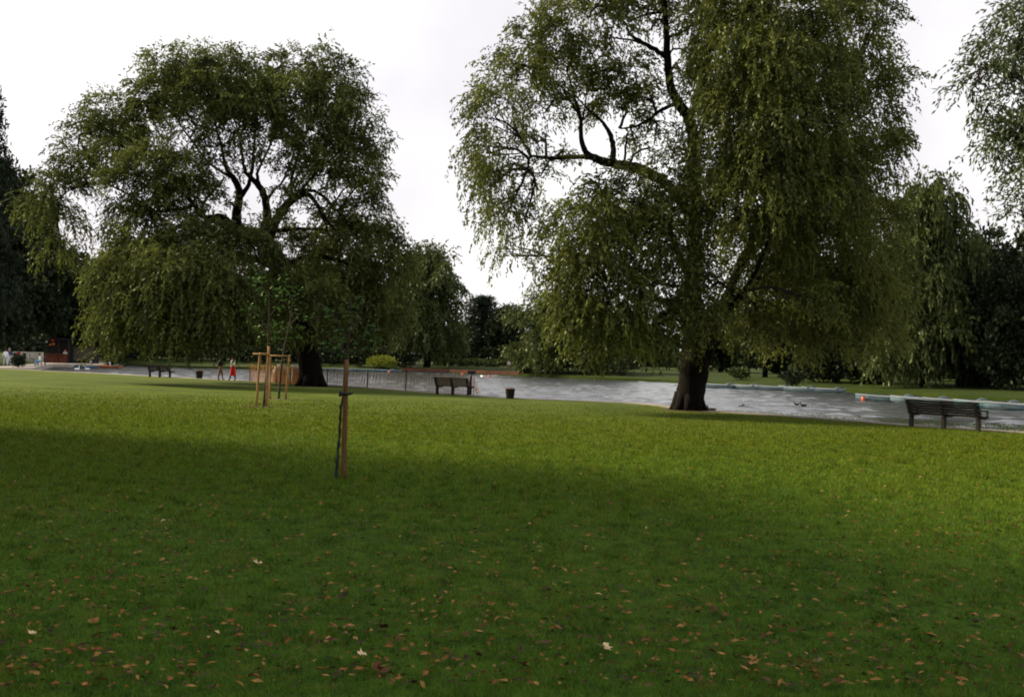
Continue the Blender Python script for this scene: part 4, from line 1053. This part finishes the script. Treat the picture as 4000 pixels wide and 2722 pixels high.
# ------------------------------------------------------------------ boats
def boat_meshes():
    L = 3.7; n = 13; hull = MB(); ins = MB(); gl = []; gr = []
    ov, iv = [], []
    for i in range(n):
        t = i / (n - 1); x = -L / 2 + L * t
        w = .64 * min(1, .74 + t * .9) * (1 - t ** 3.2) + .012
        zt = .36 + .16 * t * t + .03 * (1 - t) ** 2; zk = -.12 + .22 * t ** 5
        ov += [(x, -w, zt), (x, -w * .93, zt * .45), (x, -w * .55, zk + .05), (x, 0, zk), (x, w * .55, zk + .05), (x, w * .93, zt * .45), (x, w, zt)]
        wi = max(.004, w - .035); xi = x * .985
        iv += [(xi, -wi, zt - .004), (xi, -wi * .9, zt * .45), (xi, -wi * .5, .05 + .1 * t ** 5), (xi, 0, .04 + .1 * t ** 5), (xi, wi * .5, .05 + .1 * t ** 5), (xi, wi * .9, zt * .45), (xi, wi, zt - .004)]
        gl.append(Vector((x, -w, zt))); gr.append(Vector((x, w, zt)))
    F = [(i * 7 + j, i * 7 + j + 1, i * 7 + j + 8, i * 7 + j + 7) for i in range(n - 1) for j in range(6)]
    hull.add(ov, F + [tuple(range(6, -1, -1))]); ins.add(iv, [tuple(reversed(f)) for f in F] + [tuple(range(7))])
    gw = MB().tube(gl, .034, 6).tube(gr, .034, 6).bar(gl[0], gr[0], .06, .05)
    th = MB()
    for x, w in ((-1.1, 1.05), (-.15, 1.18), (.85, 1.0)): th.box((x, 0, .27), (.26, w, .035))
    cv = MB()
    vs = []; m_ = 8
    for i in range(5):
        for j in range(m_ + 1):
            a = math.pi * j / m_; rr = .36 * math.sin(math.pi * (i + .6) / 5.2)
            vs.append((-1.72 + i * .17, math.cos(a) * (.30 + rr), .34 + math.sin(a) * rr * .95))
    cv.add(vs, [(i * (m_ + 1) + j, i * (m_ + 1) + j + 1, (i + 1) * (m_ + 1) + j + 1, (i + 1) * (m_ + 1) + j) for i in range(4) for j in range(m_)])
    return [q.mesh(nm) for q, nm in ((hull, 'hull'), (ins, 'inside'), (gw, 'gunwale'), (th, 'thwarts'), (cv, 'stern_cover'))]


BM = {}
for key in ('hull', 'hull_teal', 'hull_blue', 'brown_boat', 'white'):
    ms = boat_meshes()
    for me, mt in zip(ms, (M[key], M['boat_dark'], M['gunwale'] if key != 'brown_boat' else M['brown_boat'], M['hull_teal'] if key != 'brown_boat' else M['brown_boat'], M['boat_dark'])):
        me.materials.append(mt)
    BM[key] = ms


def boat(px, D, rz, key, label, sc=1.0, group='moored rowing boats', cover=True):
    p = P(px, 1400, D); o = Vector((p.x, p.y, ZW + .02))
    root = empty('rowing_boat', o, rz, label=label, cat='boat', group=group); root.scale = (sc, sc, sc * .8)
    for me, nm in zip(BM[key], ('hull', 'inside', 'gunwale', 'thwarts', 'stern_cover')):
        if nm == 'stern_cover' and not cover: continue
        link_mesh(nm, me, None, root)
    return root


bdir = math.atan2(-9.0, 12.0)
for i, (px, D) in enumerate([(3462, 66.5), (3598, 64), (3738, 61.5), (3862, 59.2), (3990, 57)]):
    boat(px, D, bdir + math.pi + .10 * (-1) ** i, 'hull' if i != 3 else 'hull_teal', ['pale blue rowing boat next to the orange buoy, first of the near row', 'pale rowing boat second in the near row, behind the dark bench', 'pale rowing boat in the middle of the near row above the bench back',
         'teal rowing boat near the right end of the near row', 'rowing boat cut by the right edge, last of the near row'][i], 1.05)
for i, (px, D) in enumerate([(2800, 93), (2905, 91.5), (3010, 89.5), (3115, 87.5), (3215, 85.8)]):
    boat(px, D, math.atan2(-8, 9) + math.pi + .12 * (-1) ** i, 'hull', ['pale rowing boat touching the huge trunk, first of the upper row', 'second pale boat of the upper row right of the trunk', 'middle pale boat of the upper row', 'fourth pale boat of the upper row, below the dark shrub', 'last boat of the upper row before the open gap'][i], 1.0)
for i, px in enumerate([1265, 1345, 1425, 1500, 1570, 1640, 1710]):
    boat(px, 139 + i * .4, .1 * (-1) ** i + (math.pi if i % 2 else 0), ['hull_teal', 'hull_blue', 'hull_teal', 'hull_blue', 'hull', 'hull_teal', 'hull_teal'][i],
         ['teal boat by the far shore just right of the left trunk', 'blue boat second from the left trunk along the far shore', 'teal boat below and left of the golden shrub', 'blue boat below the golden shrub', 'pale boat between the golden shrub and the tall fence post', 'teal boat behind the tall fence post', 'dark teal boat at the right end of the far row'][i], .85)
boat(1915, 121, .5, 'white', 'little white boat alone on open water in the central gap', .62, cover=False)
boat(338, 119, .2, 'hull_blue', 'blue boat at the landing stage between the swans', .75, cover=True)
boat(420, 121, 2.9, 'brown_boat', 'long brown boat at the landing stage beside the willow curtain', 1.0)


def buoy(px, py, label, r=.2):
    p = G(px, py, ZW); o = Vector((p.x, p.y, ZW))
    root = empty('mooring_buoy', o, label=label, cat='buoy', group='orange mooring buoys')
    MB().lathe([(.001, -.1 * r * 5), (r * .7, -.08 * r * 5), (r, .15), (r * .75, .15 + r * .7), (.001, .15 + r)], n=14).build('float', M['buoy'], root, True)
    MB().tube([(0, 0, .12 + r), (0, 0, .2 + r)], .03, 6).build('eye', M['bench_frame'], root)


buoy(3372, 1566, 'orange-red buoy at the head of the near boat row', .15)
buoy(1520, 1457, 'orange buoy below the golden shrub', .16)
buoy(1807, 1464, 'orange buoy left of the little white boat', .16)
buoy(1911, 1474, 'orange buoy just in front of the little white boat', .14)


# ------------------------------------------------------------------ people and birds from skinned skeletons
def skinned(name, verts, edges, mats, parent=None, sub=2):
    bm = bmesh.new(); lay = bm.verts.layers.skin.verify()
    vs = []
    for i, (p, r_) in enumerate(verts):
        v = bm.verts.new(p); v[lay].radius = (r_, r_) if not isinstance(r_, tuple) else r_
        v[lay].use_root = (i == 0); vs.append(v)
    for a, c in edges: bm.edges.new((vs[a], vs[c]))
    me = bpy.data.meshes.new(name); bm.to_mesh(me); bm.free()
    ob = link_mesh(name, me, mats, parent)
    sk = ob.modifiers.new('skin', 'SKIN'); sk.use_smooth_shade = True
    ss = ob.modifiers.new('sub', 'SUBSURF'); ss.levels = sub; ss.render_levels = sub
    return ob


def banded(name, bands):
    """clothing by height: list of (z from, colour)"""
    m, nt, b = new_mat(name); N = nt.nodes.new; L = nt.links.new
    tc = N('ShaderNodeTexCoord'); sx = N('ShaderNodeSeparateXYZ'); dv = N('ShaderNodeMath'); dv.operation = 'DIVIDE'; dv.inputs[1].default_value = 2.0
    L(tc.outputs['Object'], sx.inputs[0]); L(sx.outputs['Z'], dv.inputs[0])
    ra = N('ShaderNodeValToRGB'); cr = ra.color_ramp; cr.interpolation = 'CONSTANT'
    while len(cr.elements) < len(bands): cr.elements.new(.5)
    for e, (z, c) in zip(cr.elements, bands): e.position = max(0, z / 2.0)
    for e, (z, c) in zip(cr.elements, bands): e.color = tuple(c) + (1,)
    L(dv.outputs[0], ra.inputs[0]); L(ra.outputs[0], b.inputs['Base Color']); b.inputs['Roughness'].default_value = .85
    return m


SKIN = (.42, .24, .17)


def person(loc, rz, label, top, legs, h=1.7, stride=.12, hands=None, hair=(.05, .02, .012), sleeve=None, shoes=(.02, .015, .012), lean=0.0, sit=False, skirt=None, group=None):
    root = empty('person', loc, rz, label=label, cat='person', group=group)
    root.scale = (h / 1.7,) * 3
    s = stride
    hd = hands or [(-.27, .06, .86), (.27, .06, .86)]
    zd = -.42 if sit else 0
    V = [((0, 0, .93 + zd), (.15, .115)), ((0, lean * .4, 1.12 + zd), (.14, .105)), ((0, lean * .8, 1.34 + zd), (.165, .115)), ((0, lean, 1.475 + zd), .055), ((0, lean + .02, 1.55 + zd), .08), ((0, lean + .025, 1.635 + zd), .098), ((0, lean + .02, 1.705 + zd), .055)]
    E = [(0, 1), (1, 2), (2, 3), (3, 4), (4, 5), (5, 6)]
    for sd, (hx, hy, hz) in zip((-1, 1), hd):
        i = len(V); sh = (sd * .185, lean * .85, 1.40 + zd)
        el = ((sh[0] + hx) / 2 + sd * .05, (sh[1] + hy) / 2 - .06, (sh[2] + hz + zd) / 2 - .01)
        V += [(sh, .062), (el, .044), ((hx, hy, hz + zd), .034), ((hx * .98, hy + .05, hz + zd - .07), .038)]
        E += [(2, i), (i, i + 1), (i + 1, i + 2), (i + 2, i + 3)]
    for sd, st in ((-1, s), (1, -s)):
        i = len(V)
        if sit: V += [((sd * .09, .02, .47), .09), ((sd * .12, .38, .50), .066), ((sd * .12, .40, .10), .045), ((sd * .12, .54, .035), .038)]
        else: V += [((sd * .09, 0, .88), .092), ((sd * .105, st * .55 + .03, .48), .066), ((sd * .11, st, .09), .046), ((sd * .12, st + .14, .035), .04)]
        E += [(0, i), (i, i + 1), (i + 1, i + 2), (i + 2, i + 3)]
    waist = 1.0 + zd
    bands = [(0, shoes), (.09, legs), (waist, top), (1.465 + zd, SKIN)]
    skinned('body', V, E, banded('clothes_' + '%d' % len(bpy.data.materials), bands), root)
    hm = mat_plain('hair_' + '%d' % len(bpy.data.materials), hair, .8, .2)
    mb = MB(); prof = [(.001, 1.755 + zd), (.07, 1.735 + zd), (.108, 1.67 + zd), (.112, 1.61 + zd), (.10, 1.54 + zd)]
    mb.lathe(list(reversed(prof)), (0, lean - .012, 0), 12); mb.build('hair', hm, root, True)
    if skirt:
        c, z0, z1, w0, w1 = skirt
        mb = MB(); n = 20; pr = []
        for i in range(6):
            t = i / 5; z = z1 + (z0 - z1) * t; w = w1 + (w0 - w1) * t
            for j in range(n):
                a = 2 * math.pi * j / n; k = 1 + .06 * t * math.sin(5 * a)
                mb.v.append((w * k * math.cos(a), w * .8 * k * math.sin(a), z))
        for i in range(5):
            for j in range(n): mb.f.append((i * n + j, i * n + (j + 1) % n, (i + 1) * n + (j + 1) % n, (i + 1) * n + j))
        mb.build('skirt', mat_plain('skirt_' + '%d' % len(bpy.data.materials), c, .85, .15), root, True)
    return root


pt = lambda px, D, z=None: (lambda p: Vector((p.x, p.y, lawn_z(p.x, p.y) if z is None else z)))(P(px, 1400, D))
person(pt(862, 70.2), R(-70), 'person in brown trousers and dark top standing beside the person in red', (.03, .035, .03), (.17, .065, .03), 1.72, .17, [(-.16, .26, 1.12), (.16, .28, 1.10)], (.03, .02, .015))
person(pt(911, 69.8), R(75), 'person in white top and long red skirt by the lake', (.72, .72, .66), (.02, .018, .02), 1.68, .16, [(-.2, .12, .95), (.2, .14, .95)], (.20, .05, .025), skirt=((.62, .02, .015), .36, 1.04, .27, .15))
mb = MB(); o = pt(872, 69.9); o.z += 1.02
ob = lump('bundle', 862, 1425, 69.9, .42, .34, 'dark bundle held by the person in brown trousers', M['black'], 'bag', o.z)
ob.location = pt(862, 69.9) + Vector((0.05, -.22, 1.02))
person(pt(1988, 148, -.2), R(170), 'tiny person in pale top on the far shore by the red brick wall', (.62, .58, .46), (.25, .12, .08), 1.65)
zq = -.22
person(pt(22, 101, zq), R(60), 'person in white top and pale trousers at the far left landing stage', (.80, .80, .76), (.45, .48, .5), 1.68, .12)
person(pt(36, 103, zq), R(-110), 'person with navy bag and white trousers next to the left landing stage edge', (.05, .05, .14), (.68, .68, .72), 1.78, .1, hair=(.22, .18, .14))
person(pt(156, 106, zq), R(100), 'seated person in white top and bright blue skirt on the landing stage', (.82, .82, .82), (.10, .36, .66), 1.7, sit=True, lean=.05)
person(pt(176, 108, zq), R(-80), 'person in dark clothes beside the seated person in blue', (.02, .02, .022), (.02, .02, .025), 1.1, .06)
person(pt(72, 118, zq), R(0), 'person in dark red top in front of the pale wall', (.30, .03, .03), (.02, .02, .02), 1.6, .06)
person(pt(254, 128.8, zq), R(180), 'person in red cap and pale top behind the kiosk counter', (.62, .66, .58), (.05, .04, .04), 1.72, .04, hair=(.55, .05, .06))

o = pt(156, 106, zq)
root = empty('stool', o, .2, label='low dark seat under the person in blue', cat='seat')
MB().box((0, 0, .39), (.42, .42, .05)).build('seat', M['bench_frame'], root)
for x in (-.17, .17):
    for y in (-.17, .17): MB().bar((x, y, 0), (x, y, .37), .04, .04).build('leg', M['bench_frame'], root)


def bird(px, py, label, kind, rz, sc=1.0):
    p = G(px, py, ZW); o = Vector((p.x, p.y, ZW + .005))
    root = empty('swan' if kind == 'swan' else 'duck', o, rz, label=label, cat=kind, group='swans near the landing stage' if kind == 'swan' else 'ducks on the near water')
    root.scale = (sc * (.8 if kind == 'duck' else 1),) * 3
    if kind == 'swan':
        V = [((0, 0, .10), .17), ((-.28, 0, .12), .13), ((-.50, 0, .20), .04), ((.25, 0, .12), .12), ((.40, 0, .28), .05), ((.36, 0, .48), .04), ((.42, 0, .64), .045), ((.52, 0, .62), .035), ((.60, 0, .58), .014)]
        E = [(0, 1), (1, 2), (0, 3), (3, 4), (4, 5), (5, 6), (6, 7), (7, 8)]
    else:
        V = [((0, 0, .05), .085), ((-.14, 0, .06), .065), ((-.25, 0, .11), .02), ((.12, 0, .06), .06), ((.17, 0, .16), .032), ((.19, 0, .23), .042), ((.26, 0, .22), .014)]
        E = [(0, 1), (1, 2), (0, 3), (3, 4), (4, 5), (5, 6)]
    skinned('body', V, E, M['swan' if kind == 'swan' else 'duck'], root)
    MB().tube([(V[-1][0][0] - .02, 0, V[-1][0][2]), (V[-1][0][0] + (.07 if kind == 'swan' else .05), 0, V[-1][0][2] - .02)], [.016, .006], 6).build('beak', M['orange'], root)


bird(2778, 1604, 'dark duck at the grass edge just right of the huge trunk', 'duck', R(150), 1.3)
bird(2896, 1590, 'left duck of the pair floating nearest the huge trunk', 'duck', R(10), .9)
bird(2910, 1591, 'right duck of the pair floating nearest the huge trunk', 'duck', R(190), .9)
bird(3112, 1582, 'left duck of the pair below the upper boat row', 'duck', R(170), 1.0)
bird(3138, 1586, 'right duck of the pair below the upper boat row', 'duck', R(170), 1.1)
bird(253, 1430, 'white swan nearest the kiosk', 'swan', R(120), 1.0)
bird(301, 1444, 'white swan lowest of the group off the landing stage', 'swan', R(60), .7)
bird(337, 1433, 'white swan just below the blue boat', 'swan', R(20), 1.15)
bird(341, 1443, 'small white swan below the one at the blue boat', 'swan', R(200), .6)
bird(442, 1439, 'white swan nearest the willow curtain', 'swan', R(170), 1.1)

# ------------------------------------------------------------------ landing stage things
a, c = P(20, 1400, 135), P(172, 1400, 133)
root = empty('low_wall', Vector((a.x, a.y, zq)), math.atan2(c.y - a.y, c.x - a.x), label='pale rendered low wall behind the people at far left', cat='wall')
Lw = math.hypot(c.x - a.x, c.y - a.y)
MB().box((Lw / 2, 0, .62), (Lw, .3, 1.24)).build('wall', M['wall_pale'], root)
MB().box((Lw / 2, 0, 1.28), (Lw + .1, .4, .08)).build('coping', M['wall_pale'], root)
for i, x in enumerate((.34, .62, .78)):
    o2 = Vector((a.x, a.y, zq)).lerp(Vector((c.x, c.y, zq)), x) - Vector((0, 1.0, 0))
    r2 = empty('stage_chair', o2, .1 + i, label=['left dark chair before the pale wall', 'middle dark chair before the pale wall', 'right dark chair before the pale wall'][i], cat='chair', group='dark chairs on the landing stage')
    MB().box((0, 0, .45), (.5, .5, .06)).build('seat', M['black'], r2)
    MB().box((0, .24, .82), (.5, .05, .7)).build('backrest', M['black'], r2)
    for x_ in (-.21, .21):
        for y_ in (-.21, .21): MB().bar((x_, y_, 0), (x_, y_, .44), .05, .05).build('leg', M['black'], r2)
shrub('clipped_bush', 70, 1436, 96, 38, 44, 'dark round bush standing on the pale paving at far left', M['conifer'], 90, gz=zq, group='shrubs on the landing stage', n=800, leaf=(.14, .09))

p = P(226, 1400, 129); o = Vector((p.x, p.y, zq))
root = empty('kiosk', o, 0.06, label='red-brown boarded kiosk on the landing stage', cat='kiosk')
for k in range(9): MB().box((-1.36 + k * .34, -.55, .56), (.325, .05 + .01 * (k % 2), 1.1)).build('counter_board', M['kiosk_red'], root)
MB().box((0, -.5, 1.15), (3.1, .5, .07)).build('counter_top', M['kiosk_red'], root)
for x in (-1.5, .25, 1.5): MB().box((x, -.5, 1.55), (.16, .16, 3.0)).build('post', M['black'], root)
MB().box((0, 1.0, 1.5), (3.1, .1, 3.0)).build('back_wall', M['black'], root)
MB().box((0, .25, 3.1), (3.6, 2.2, .14)).build('roof', M['black'], root)
for x, z, mt in ((-1.25, 2.72, 'grey_canvas'), (-.45, 2.92, 'red'), (-.35, 2.45, 'orange'), (-.75, 2.35, 'brown_boat')):
    MB().box((x, -.62, z), (.30, .05, .26)).build('hanging_sign', M[mt], root)
p = P(322, 1400, 131); o = Vector((p.x, p.y, zq))
root = empty('shed', o, .05, label='grey-brown boarded shed between the kiosk and the willow curtain', cat='shed')
for k in range(8): MB().box((-1.2 + k * .345, 0, 1.25), (.335, .06 + .012 * (k % 2), 1.7)).build('wall_board', M['shed'], root)
MB().box((0, 1.0, .75), (2.9, 1.9, 1.5)).build('body', M['black'], root)
MB().box((0, .9, 2.2), (3.1, 2.2, .12)).build('roof', M['black'], root)
MB().box((0, -.01, .2), (2.9, .05, .36)).build('skirting', M['black'], root)

# ------------------------------------------------------------------ far bank: brick wall, white apparatus, seat
pts = [G(x, y, -.28) for x, y in [(1560, 1452), (1750, 1457), (2030, 1467)]]
pts = [Vector((p.x, p.y + 3.5, -.28)) for p in pts]
b_ = MB()
for a, c in zip(pts, pts[1:]):
    b_.bar(a + Vector((0, 0, .22)), c + Vector((0, 0, .22)), .4, .35, math.pi / 2)
w = b_.build('brick_wall', M['brick_red']); tag(w, 'low red brick wall along the far shore in the central gap', 'wall')
p = P(1612, 1400, 149); o = Vector((p.x, p.y, -.2))
root = empty('white_apparatus', o, label='small white curved arm with two white boxes on the far bank', cat='apparatus')
MB().tube([(.35, 0, .9), (.3, 0, 1.25), (.1, 0, 1.6), (-.3, 0, 1.95), (-.65, 0, 1.95)], [.10, .10, .08, .06, .05], 8).build('arm', M['white'], root, True)
MB().box((-.42, 0, 1.02), (.44, .3, .48)).build('panel', M['white'], root)
MB().box((.32, 0, .95), (.5, .3, .34)).build('housing', M['white'], root)
MB().box((.3, 0, .2), (.55, .5, .3)).build('foot', M['white'], root)
MB().tube([(.3, 0, .3), (.32, 0, .85)], .06, 8).build('column', M['black'], root)
MB().tube([(-.42, 0, -.1), (-.42, 0, .8)], .04, 6).build('leg', M['black'], root)

# ------------------------------------------------------------------ grass blades
gx = np.arange(-26, 26.1, 1.0); gy = np.arange(0, 50.1, 1.0)
GZ = np.array([[lawn_z(x, y) for x in gx] for y in gy])


def lawn_zn(x, y):
    fx = np.clip((x - gx[0]), 0, len(gx) - 1.001); fy = np.clip(y - gy[0], 0, len(gy) - 1.001)
    i = fx.astype(int); j = fy.astype(int); u = fx - i; v = fy - j
    return GZ[j, i] * (1 - u) * (1 - v) + GZ[j, i + 1] * u * (1 - v) + GZ[j + 1, i] * (1 - u) * v + GZ[j + 1, i + 1] * u * v


NB = 530000
u = rng.random(NB)
Dm, DM, ex = 3.6, 46.0, 0.5
D = (Dm ** ex + u * (DM ** ex - Dm ** ex)) ** (1 / ex)
X = (rng.random(NB) * 2 - 1) * (0.56 * D + .6)
keep = rng.random(NB) > np.clip((D - 24) / 22, 0, 1)   # thins out with distance
X, D = X[keep], D[keep]; NB = len(D); X = X[:]
sd = np.array([shore_dist(x, y) if y > 26 else 9 for x, y in zip(X, D)]); kp = (sd > .4) & ~((D > 26) & (X > 0) & (D > 50 - .75 * X)); X, D = X[kp], D[kp]; NB = len(D)
z = lawn_zn(X, D)
cl = np.sin(X * 9 + 3 * np.sin(D * 2.3)) * np.sin(D * 7 + 2.5 * np.sin(X * 3.1))
hgt = rng.uniform(.020, .050, NB) * (1 + .4 * cl) * np.clip(D / 9, 1, 1.5)
wid = .0055 * np.clip(D / 6.0, .8, 4.0) * rng.uniform(.7, 1.3, NB)
ang = rng.random(NB) * 2 * np.pi
tl = rng.normal(size=(NB, 2)) * .55
base = np.stack([X, D, z - .004], 1)
wv = np.stack([np.cos(ang), np.sin(ang), np.zeros(NB)], 1) * wid[:, None] * .5
tip = base + np.stack([tl[:, 0] * hgt, tl[:, 1] * hgt, hgt], 1)
gv = np.stack([base - wv, base + wv, tip], 1).reshape(-1, 3)
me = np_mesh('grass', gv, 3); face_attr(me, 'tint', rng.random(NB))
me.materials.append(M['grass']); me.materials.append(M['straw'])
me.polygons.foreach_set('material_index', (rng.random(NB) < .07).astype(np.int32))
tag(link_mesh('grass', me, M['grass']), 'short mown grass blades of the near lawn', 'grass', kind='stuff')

# ------------------------------------------------------------------ fallen leaves
LC = {'orange': (.19, .070, .013), 'tan': (.26, .14, .035), 'brown': (.085, .040, .010), 'dark': (.032, .018, .005), 'cream': (.62, .46, .26), 'red': (.09, .030, .008)}
LM = {k: mat_plain('fallen_leaf_' + k, c, .8, .35, 30.0) for k, c in LC.items()}


def narrow_leaf(seed):
    r = random.Random(seed); mb = MB(); n = 5; cur = r.uniform(.1, .5); tw = r.uniform(-.5, .5)
    vs = []
    for i in range(n + 1):
        t = i / n; w = .16 * math.sin(math.pi * (t * .9 + .05)) + .004; zc = cur * math.sin(math.pi * t) * .35
        for sd in (-1, 0, 1):
            vs.append((t - .5, sd * w + .1 * tw * math.sin(3 * t), zc + (abs(sd) * .10 + sd * tw * .15 * t)))
    mb.add(vs, [(i * 3 + j, i * 3 + j + 1, i * 3 + j + 4, i * 3 + j + 3) for i in range(n) for j in (0, 1)])
    return mb


def lobed_leaf(seed):
    r = random.Random(seed); mb = MB(); vs = [(0, 0, .03)]; rim = []
    tips = [(-2.5, .42), (-1.65, .62), (-.95, .8), (-.45, .45), (0, 1.0), (.45, .45), (.95, .8), (1.65, .62), (2.5, .42)]
    angs = []
    for i, (a, q) in enumerate(tips):
        angs.append((a, q * r.uniform(.85, 1.1)))
        if i < len(tips) - 1: angs.append(((a + tips[i + 1][0]) / 2, .52 * r.uniform(.8, 1.2)))
    cu, fo = r.uniform(.1, .5), r.uniform(0, .6)
    for a, q in angs:
        x, y = q * math.cos(a) * .6, q * math.sin(a) * .6
        vs.append((x, y, .03 + cu * q * q * .5 + fo * abs(y) * .7 + r.uniform(-.05, .05)))
    k = len(vs) - 1
    mb.add(vs, [(0, i, i + 1) for i in range(1, k)])
    mb.tube([(0, 0, .03), (-.35, 0, .05), (-.7, .03, .12)], .012, 3, cap=False)
    return mb


LV = {}
for ck in LC:
    for i in range(3):
        for kind, fn in (('n', narrow_leaf), ('l', lobed_leaf)):
            me = fn(i * 7 + len(ck)).mesh('fallen_leaf'); me.materials.append(LM[ck]); LV[(ck, kind, i)] = me


def fallen(px, py, ck, kind, size, label, group=None, i=None):
    p = G(px, py, 0.0)
    z_ = lawn_z(p.x, p.y)
    ob = link_mesh('fallen_leaf', LV[(ck, kind, random.randrange(3) if i is None else i)])
    ob.location = (p.x, p.y, z_ + .02)
    ob.rotation_euler = (random.uniform(-.5, .5), random.uniform(-.5, .5), random.uniform(0, 6.28))
    ob.scale = (size,) * 3
    return tag(ob, label, 'leaf', group)


for px, py, ck, kind, size, lab in [
    (1006, 2222, 'cream', 'l', .13, 'pale cream curled leaf alone at left centre of the shaded lawn'), (1070, 2296, 'tan', 'l', .10, 'tan leaf just below right of the pale cream curled leaf'), (1482, 2655, 'red', 'l', .17, 'large dark red lobed leaf near the bottom edge, left of middle'),
    (3192, 2616, 'cream', 'l', .13, 'round cream leaf near the bottom right'), (2938, 2618, 'tan', 'l', .15, 'folded orange-tan leaf left of the round cream leaf'), (1345, 2358, 'dark', 'l', .15, 'dark brown leaf right of a tan leaf, left of middle'),
    (1505, 2482, 'dark', 'l', .16, 'flat dark leaf below the centre left'), (2310, 2400, 'brown', 'l', .16, 'dark brown lobed leaf at the centre of the shaded lawn'), (2365, 2558, 'cream', 'l', .12, 'cream curled leaf at bottom centre'),
    (3065, 2478, 'orange', 'n', .11, 'orange upright leaf right of bottom centre'), (3630, 2512, 'tan', 'n', .14, 'long tan leaf near the right side of the foreground'), (992, 2680, 'orange', 'n', .13, 'bright orange narrow leaf at bottom left'),
    (810, 2520, 'cream', 'n', .09, 'small pale leaf at the lower left'), (2772, 1776, 'cream', 'l', .13, 'pale scrap of leaf on the lit lawn below the huge willow'), (365, 2452, 'tan', 'l', .12, 'yellow-tan leaf near the left edge foreground'), (1660, 2590, 'tan', 'n', .09, 'pale tan leaf right of the large dark red leaf')]:
    fallen(px, py, ck, kind, size * .75, lab)
rl = random.Random(3)
cks = ['orange'] * 10 + ['tan'] * 4 + ['brown'] * 8 + ['dark'] * 5 + ['red'] * 4 + ['cream']
for k in range(230):
    py = 2722 - 780 * rl.random() ** 1.25; px = rl.uniform(-20, 4020)
    ck = rl.choice(cks); kind = 'n' if (ck in ('orange', 'tan') and rl.random() < .8) else ('l' if rl.random() < .65 else 'n')
    fallen(px, py, ck, kind, rl.uniform(.035, .07) if kind == 'n' else rl.uniform(.045, .085), 'small dry fallen leaf lying on the foreground grass', 'dry leaves scattered on the foreground lawn')
# the many smaller ones farther off, as one
Vq, Fq, mi = [], [], []
for k in range(4200):
    py = 2722 - 1020 * rl.random(); px = rl.uniform(-50, 4050)
    p = G(px, py, 0); z_ = lawn_z(p.x, p.y) + .03
    a = rl.uniform(0, 6.28); L_ = rl.uniform(.012, .036); w_ = L_ * rl.uniform(.2, .5); c, s_ = math.cos(a), math.sin(a); b0 = len(Vq)
    tz = rl.uniform(-.3, .5) * L_
    Vq += [(p.x - c * L_, p.y - s_ * L_, z_), (p.x - s_ * w_, p.y + c * w_, z_ + tz * .5), (p.x + c * L_, p.y + s_ * L_, z_ + tz), (p.x + s_ * w_, p.y - c * w_, z_ + .01)]
    Fq.append((b0, b0 + 1, b0 + 2, b0 + 3)); mi.append(rl.randrange(4))
me = bpy.data.meshes.new('leaf_litter'); me.from_pydata(Vq, [], Fq)
for k in ('orange', 'brown', 'tan', 'dark'): me.materials.append(LM[k])
me.polygons.foreach_set('material_index', mi); me.update()
tag(link_mesh('leaf_litter', me), 'tiny dry leaf scraps scattered over the lawn', 'leaves', kind='stuff')
